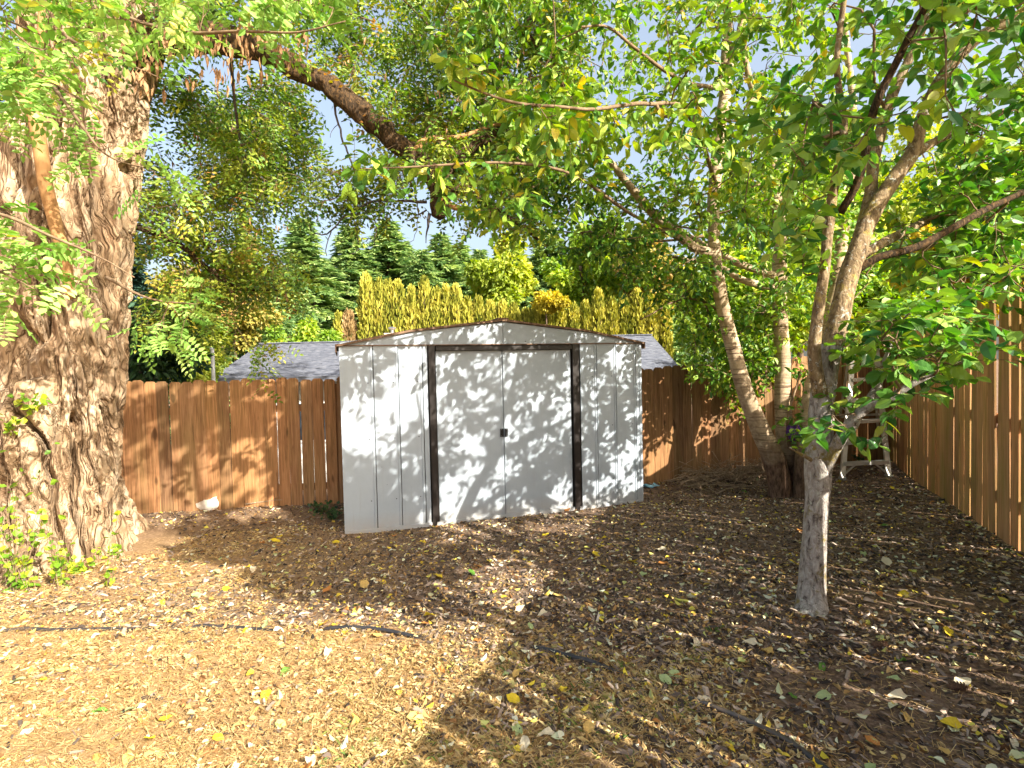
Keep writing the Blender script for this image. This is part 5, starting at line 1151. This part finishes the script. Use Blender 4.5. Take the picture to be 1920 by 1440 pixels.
for (px_, py_, lab) in ((1796, 1300, "brown pine cone beside a yellow leaf at lower right"), (1651, 1226, "small dark pine cone on the bare soil right of the pear tree")):
    p = G(px_, py_); z = gz1(p[0], p[1]); L = .075; m = MB(); m.tube([(p[0] - L / 2, p[1], z + .02), (p[0], p[1], z + .022), (p[0] + L / 2, p[1], z + .018)], [.010, .016, .006], 8)
    g = np.random.default_rng(3); n = 60; u = (np.arange(n) + .5) / n; th = np.arange(n) * 2.4; rr_ = .017 * np.sin(u * 2.9 + .15) + .004
    pos = np.stack([p[0] - L / 2 + u * L, p[1] + rr_ * .5 * np.cos(th), z + .022 + rr_ * .5 * np.sin(th)], 1); d = np.stack([np.full(n, -.25), np.cos(th), np.sin(th)], 1)
    tv, tf = leaf6(.4, .1, 0, .5); m.inst(tv, tf, pos, frames(d, np.tile([1.0, 0, 0], (n, 1))), np.full(n, .016), np.full(n, .5)); solo("pine_cone", m, M_CONE, lab, "pine cone")

# ------------------------------------------------------------------ sprouts and small plants
M_SPROUT = leaf_mat("sprout_leaves", [(0, (.10, .22, .02)), (.6, (.24, .38, .03)), (1, (.45, .44, .03))], trans=.4)
def sprout(px_, py_, h, sp_, n, size, mt, label, seed, name="sprout", D=None, at=None):
    g = np.random.default_rng(seed); p = G(px_, py_) if D is None else P(px_, py_, D); p = p if at is None else at; z = gz1(p[0], p[1]) if D is None else p[2]
    root = thing(name, label, "plant", (p[0], p[1], z)); m = MB(); pos = []; dr = []
    for k in range(n):
        e = np.array([p[0], p[1], z]) + np.array([g.normal() * sp_, g.normal() * sp_ * .5, h * g.uniform(.4, 1.0)]); q = smooth_path([(p[0] + g.normal() * sp_ * .3, p[1] + g.normal() * .02, z - .02), ((p[0] + e[0]) / 2, (p[1] + e[1]) / 2 - .02, z + (e[2] - z) * .6), e], .03)
        m.tube(q, .0022, 4); k2 = g.integers(1, len(q), 7); pos.append(q[k2]); dr.append(rand_dir(7, g) + np.array([0, -.2, .1]))
    part("stems", m, M_TWIG, root); pos = np.concatenate(pos); dr = np.concatenate(dr); N = len(pos)
    f = MB(); tv, tf = leaf6(.42, .08, .05, .4); f.inst(tv, tf, pos, frames(dr, np.array([0, -.4, .9]) + g.normal(size=(N, 3)) * .4), g.uniform(.7, 1.25, N) * size, g.random(N))
    part("leaves", f, mt, root)["kind"] = "stuff"
SPR = [(112, 1000, .30, .10, 9, "leafy locust sprouts at the foot of the trunk"), (150, 1075, .20, .12, 12, "bright green sprout cluster lowest on the trunk base"), (208, 1045, .16, .06, 6, "small pair of bright leaves on the root flare"), (40, 1010, .42, .16, 16, "dense leafy suckers at the left foot of the trunk"), (15, 940, .55, .14, 14, "tall leafy sucker climbing the trunk at the left edge"), (55, 1060, .12, .12, 6, "low sprouts in the litter at the lower left of the trunk"), (208, 1000, .14, .05, 4, "tiny sprig right on the trunk's lower flank")]
for k, (a_, b2, h, s2, n, lab) in enumerate(SPR):
    d = 4.35 + .02 * k; p = P(a_, b2, d); p[2] = gz1(p[0], p[1])
    if b2 > 1040: sprout(a_, b2, h, s2, n, .05, M_SPROUT, lab, 400 + k)
    else: sprout(a_, b2, h + max(0, float(P(a_, b2, 4.28)[2] - p[2])), s2, n, .055, M_SPROUT, lab, 400 + k, at=P(a_, b2, 4.28))
for k, (a_, b2, lab) in enumerate(((20, 810, "leafy sprig growing from the trunk bark at the left edge"), (60, 770, "small bright sprig on the trunk beside the burl"))):
    sprout(a_, b2, .16, .08, 6, .055, M_SPROUT, lab, 420 + k, D=4.62)
sprout(625, 975, .20, .12, 14, .05, M_DGREEN, "dark green weed patch in the shade at the shed's left corner", 430, "weed")
sprout(600, 965, .16, .14, 14, .045, M_DGREEN, "low dark weed between shed corner and back fence", 431, "weed")
sprout(1610, 880, .30, .10, 6, .05, M_DGREEN, "dark small plant under the stepladder", 432, "weed"); sprout(1905, 1010, .2, .03, 1, .06, M_SPROUT, "single green leaf sprig low on the side fence", 433, "weed")

# ------------------------------------------------------------------ litter
g = np.random.default_rng(51)
def scatter(n, D0=1.15, D1=11.5, power=1.0, wide=1.12):
    out = []
    while sum(len(o) for o in out) < n:
        D = np.exp(g.uniform(math.log(D0), math.log(D1), n)); x = g.uniform(-1, 1, n) * (wide * D + .3)
        ok = (beyond_back(x, D) < -.02) & (beyond_right(x, D) < -.02)
        lx = (x - SL[0]) * SXD[0] + (D - SL[1]) * SXD[1]; ly = (x - SL[0]) * SYD[0] + (D - SL[1]) * SYD[1]
        ok &= ~((lx > -.02) & (lx < SW + .02) & (ly > -.02) & (ly < SD + .1)); ok &= np.hypot(x - locust.location.x, D - locust.location.y) > .72; ok &= np.hypot(x - PEAR0[0], D - PEAR0[1]) > .10
        out.append(np.stack([x[ok], D[ok]], 1))
    return np.concatenate(out)[:n]
def ground_frames(n, tilt=.35, xy=None):
    a = g.uniform(0, 6.283, n); d = np.stack([np.cos(a), np.sin(a), g.normal(size=n) * tilt * .6], 1); nh = np.array([0, 0, 1.0]) + g.normal(size=(n, 3)) * tilt; return frames(d, nh)
def z_at(xy): return gz(xy[:, 0], xy[:, 1])
def litter_mat(name, stops, interp='LINEAR', trans=.1, rough=.85):
    t = NT(name); c = t.ramp(t.attr(), stops, interp); return t.finish(c, rough, None, .15, 0, trans)
# small pale locust leaflets and dry curled leaves
M_LIT = litter_mat("leaf_litter", [(0, (.08, .04, .018)), (.25, (.24, .125, .05)), (.5, (.42, .26, .10)), (.74, (.58, .42, .20)), (.86, (.60, .52, .30)), (.93, (.70, .54, .06)), (1, (.36, .20, .09))])
xy = scatter(70000); mu = mulchness(xy[:, 0], xy[:, 1]); br = bare(xy[:, 0], xy[:, 1])
keep = g.random(len(xy)) < (1 - .85 * br) * np.where(mu > .5, .62, .62); xy = xy[keep]; n = len(xy); mu = mu[keep]
pos = np.stack([xy[:, 0], xy[:, 1], z_at(xy) + g.uniform(.002, .016, n)], 1); scl = g.gamma(4, .0056, n).clip(.010, .05)
m = MB(); tv1, tf1 = leaf6(.30, .22, .2); tv2, tf2 = leaf6(.26, -.15, -.25); rot = ground_frames(n, .5); r_ = g.random(n)
r_ = np.where(mu > .5, r_ * .95, .10 + .72 * r_); h_ = np.arange(n) % 2 == 0
m.inst(tv1, tf1, pos[h_], rot[h_], scl[h_], r_[h_]); m.inst(tv2, tf2, pos[~h_], rot[~h_], scl[~h_], r_[~h_])
solo("leaf_litter", m, M_LIT, "dry fallen leaflets and curled brown leaves covering the ground", "leaf litter", kind="stuff")
M_PALE = litter_mat("pale_fallen_leaflets", [(0, (.58, .62, .42)), (.3, (.66, .64, .50)), (.55, (.50, .52, .16)), (.75, (.66, .52, .05)), (.88, (.55, .34, .12)), (1, (.30, .38, .16))], trans=.15)
xy = scatter(5200, 1.2, 9.5); mu = mulchness(xy[:, 0], xy[:, 1]); keep = g.random(len(xy)) < (.25 + .75 * mu) * (1 - .7 * bare(xy[:, 0], xy[:, 1])); xy = xy[keep]; n = len(xy)
pos = np.stack([xy[:, 0], xy[:, 1], z_at(xy) + g.uniform(.010, .022, n)], 1); m = MB(); rot = ground_frames(n, .35); scl = g.gamma(6, .0055, n).clip(.018, .06); r_ = g.random(n); h_ = np.arange(n) % 2 == 0
tv3, tf3 = leaf6(.36, .12, .1, .4); m.inst(tv3, tf3, pos[h_], rot[h_], scl[h_], r_[h_]); m.inst(tv2, tf2, pos[~h_], rot[~h_], scl[~h_], r_[~h_])
solo("pale_leaf_litter", m, M_PALE, "small pale green and yellow leaflets sprinkled over the mulch", "leaf litter", kind="stuff")
# bark chips on the mulch side
M_CHIP = litter_mat("bark_chips", [(0, (.018, .014, .012)), (.3, (.065, .05, .042)), (.62, (.22, .165, .13)), (.86, (.46, .36, .28)), (1, (.64, .56, .47))], trans=0)
xy = scatter(75000); mu = mulchness(xy[:, 0], xy[:, 1]); br = bare(xy[:, 0], xy[:, 1])
keep = g.random(len(xy)) < (.10 + .9 * mu) * (1 - .8 * br); xy = xy[keep]; n = len(xy)
tv = np.array([(-.5, -.16, 0), (.5, -.10, 0), (.42, .16, .02), (-.4, .14, .01), (-.3, .02, .16), (.3, .0, .13)]); tf = [np.array([[0, 1, 5, 4], [2, 3, 4, 5]]), np.array([[1, 2, 5], [3, 0, 4]])]
pos = np.stack([xy[:, 0], xy[:, 1], z_at(xy) + g.uniform(-.001, .012, n)], 1); m = MB(); s3 = g.gamma(4, .0085, n).clip(.012, .085)
m.inst(tv, tf, pos, ground_frames(n, .38), np.stack([s3, s3 * g.uniform(.5, 1.3, n), s3 * g.uniform(.6, 1.4, n)], 1), np.clip(g.beta(1.6, 2.2, n), 0, 1))
solo("bark_mulch", m, M_CHIP, "dark bark chips and wood bits spread over the planting bed", "mulch", kind="stuff")
# needles and straw
M_STRAW = litter_mat("dry_straw", [(0, (.20, .11, .04)), (.5, (.46, .30, .12)), (1, (.64, .48, .24))])
xy = scatter(80000); xy = xy[(g.random(len(xy)) < 1.05 - .85 * mulchness(xy[:, 0], xy[:, 1]))]; n = len(xy); tv = np.array([(0, -.012, 0), (0, .012, .0), (1, .012, .02), (1, -.012, .02)]) - np.array([.5, 0, 0]); pos = np.stack([xy[:, 0], xy[:, 1], z_at(xy) + g.uniform(.004, .022, n)], 1)
a_ = ground_frames(n, .12); rot = np.stack([a_[:, :, 1], -a_[:, :, 0], a_[:, :, 2]], -1); s3 = g.uniform(.025, .095, n); m = MB(); m.inst(tv, [np.array([[0, 1, 2, 3]])], pos, rot, np.stack([s3, np.full(n, .085), s3], 1), g.random(n))
solo("straw_and_needles", m, M_STRAW, "thin dry needles and straw lying over the ground", "straw", kind="stuff")
# dry lawn
M_GRASS = litter_mat("dry_grass", [(0, (.24, .15, .05)), (.4, (.52, .36, .15)), (.75, (.70, .55, .29)), (.92, (.34, .34, .08)), (1, (.12, .19, .05))], trans=.3)
def tufts(nt_, nb, D1, cond, hgt, seed, green=0.0):
    xy = scatter(nt_, 1.15, D1); c = cond(xy); xy = xy[c]; n = len(xy); k = nb
    bx = np.repeat(xy, k, 0) + g.normal(size=(n * k, 2)) * .022; a = g.uniform(0, 6.283, n * k); ln = g.uniform(.35, 1.0, n * k)[:, None] * hgt * np.repeat(g.uniform(.6, 1.2, n), k)[:, None]
    d = np.stack([np.cos(a), np.sin(a), np.full(n * k, .75)], 1) * np.stack([g.uniform(.5, 1.5, n * k)] * 2 + [np.ones(n * k)], 1); d /= np.linalg.norm(d, axis=1)[:, None]
    b0 = np.stack([bx[:, 0], bx[:, 1], gz(bx[:, 0], bx[:, 1]) - .002], 1); sd_ = np.cross(d, [0, 0, 1.0]); sd_ /= np.linalg.norm(sd_, axis=1)[:, None]; w2 = .0020
    v = np.stack([b0 - sd_ * w2, b0 + sd_ * w2, b0 + d * ln * .6 + sd_ * w2 * .7, b0 + d * ln + np.array([0, 0, -1.0]) * ln * .25], 1)
    i = (np.arange(n * k) * 4)[:, None]; f = np.array([[0, 1, 2, 3]]) + i; rr_ = np.clip(np.repeat(g.random(n) * .8, k) + g.normal(size=n * k) * .12 + green, 0, 1); return v.reshape(-1, 3), f, np.repeat(rr_, 4)
m = MB()
v, f, r2 = tufts(30000, 10, 6.0, lambda q: g.random(len(q)) < (1 - mulchness(q[:, 0], q[:, 1])) * (1 - .9 * bare(q[:, 0], q[:, 1])) * np.clip(.5 + 1.2 * fbm(np.c_[q, np.zeros(len(q))] * 2.5, 2, 70), 0.1, 1), .055, 1); m.add(v, f, r2)
gc = [G(*q) for q in ((1180, 1290), (1060, 1265), (1230, 1340), (910, 1265), (760, 1430), (660, 1430), (1110, 1360), (1330, 1240), (960, 1430))]
def neargrass(q):
    s2 = 0
    for c_ in gc: s2 = s2 + np.exp(-((q[:, 0] - c_[0]) ** 2 / .05 + (q[:, 1] - c_[1]) ** 2 / .02))
    return g.random(len(q)) < np.clip(s2, 0, 1)
v, f, r2 = tufts(12000, 12, 4.0, neargrass, .075, 2, .22); m.add(v, f, r2)
v, f, r2 = tufts(5000, 6, 7.5, lambda q: (g.random(len(q)) < .8) & (np.hypot(q[:, 0] - G(1330, 930)[0], (q[:, 1] - G(1330, 930)[1]) * 1.4) < .9), .07, 3, .1); m.add(v, f, r2)
solo("dry_grass", m, M_GRASS, "short dry tan lawn grass with a few green tufts", "grass", kind="stuff")

# large fallen leaves, one by one
cols = {"yellow": ((.68, .50, .03), .40), "golden tan": ((.58, .38, .12), .30), "pale green": ((.36, .44, .20), .22), "orange brown": ((.48, .20, .05), .20), "cream": ((.70, .60, .42), .34), "green": ((.10, .22, .03), .10)}
lf = {}
for cn, (cc, wgt) in cols.items():
    mt = simple("fallen_" + cn.replace(" ", "_"), cc, .6, .3, 0, .25, 60, trans=.2)
    lf[cn] = []
    for k, (w3, cu, fo, wa) in enumerate(((.30, .25, .3, .3), (.36, -.2, .2, -.2), (.27, .5, .5, .5))):
        q = MB(); vv, ff = leafrich(w3, cu, fo, wa); q.add(vv, ff); me = q.mesh("fallen_leaf"); me.materials.append(mt); lf[cn].append(me)
names = list(cols); wts = np.array([cols[q][1] for q in names]); wts /= wts.sum()
xy = scatter(297, 1.45, 7.5, wide=.96); z = z_at(xy); rot = ground_frames(297, .28)
spec = [(555, 1395), (240, 1385)]
for k in range(297):
    cn = names[g.choice(len(names), p=wts)]; s3 = float(g.uniform(.045, .085)) * (1.0 if xy[k, 1] < 4 else 1.15)
    marks = [("beside the pear tree foot", G(1522, 1170)), ("in front of the shed's left panels", G(720, 1040)), ("in front of the shed door", G(950, 1010)), ("in front of the shed's right corner", G(1190, 970)), ("at the foot of the locust trunk", G(230, 1080)), ("by the middle of the left hose", G(420, 1180)), ("by the right end of the left hose", G(760, 1200)), ("by the upper end of the right hose", G(1080, 1240)), ("by the lower end of the right hose", G(1500, 1400)), ("near the lower left corner", G(120, 1400)), ("at the bottom middle", G(900, 1400)), ("below the middle of the left hose", G(480, 1330)), ("near the lower right corner", G(1830, 1380)), ("right of the pear tree", G(1720, 1170)), ("beside the side fence", G(1800, 1000)), ("in front of the cherry stems", G(1420, 960)), ("on the mulch in the middle", G(1250, 1120)), ("on the sunny patch in the middle", G(940, 1120)), ("left of the pear tree", G(1380, 1190)), ("near the back fence left of the shed", G(470, 990)), ("between trunk and shed", G(560, 1090)), ("near the left edge above the hose", G(60, 1130))]
    mu_ = min(marks, key=lambda q: (q[1][0] - xy[k, 0]) ** 2 + (q[1][1] - xy[k, 1]) ** 2)[0]; sz_ = "small " if s3 < .058 else ("large " if s3 > .074 else "")
    o = bpy.data.objects.new("fallen_leaf", lf[cn][k % 3]); C.objects.link(o); Mx = Matrix.Identity(4)
    for a_ in range(3):
        for b2 in range(3): Mx[a_][b2] = float(rot[k][a_][b2]) * s3
    Mx[0][3], Mx[1][3], Mx[2][3] = float(xy[k, 0]), float(xy[k, 1]), float(z[k]) + .018
    o.matrix_basis = Mx; tag(o, sz_ + cn + " fallen leaf lying " + mu_, "fallen leaf", "large fallen leaves scattered over the yard")
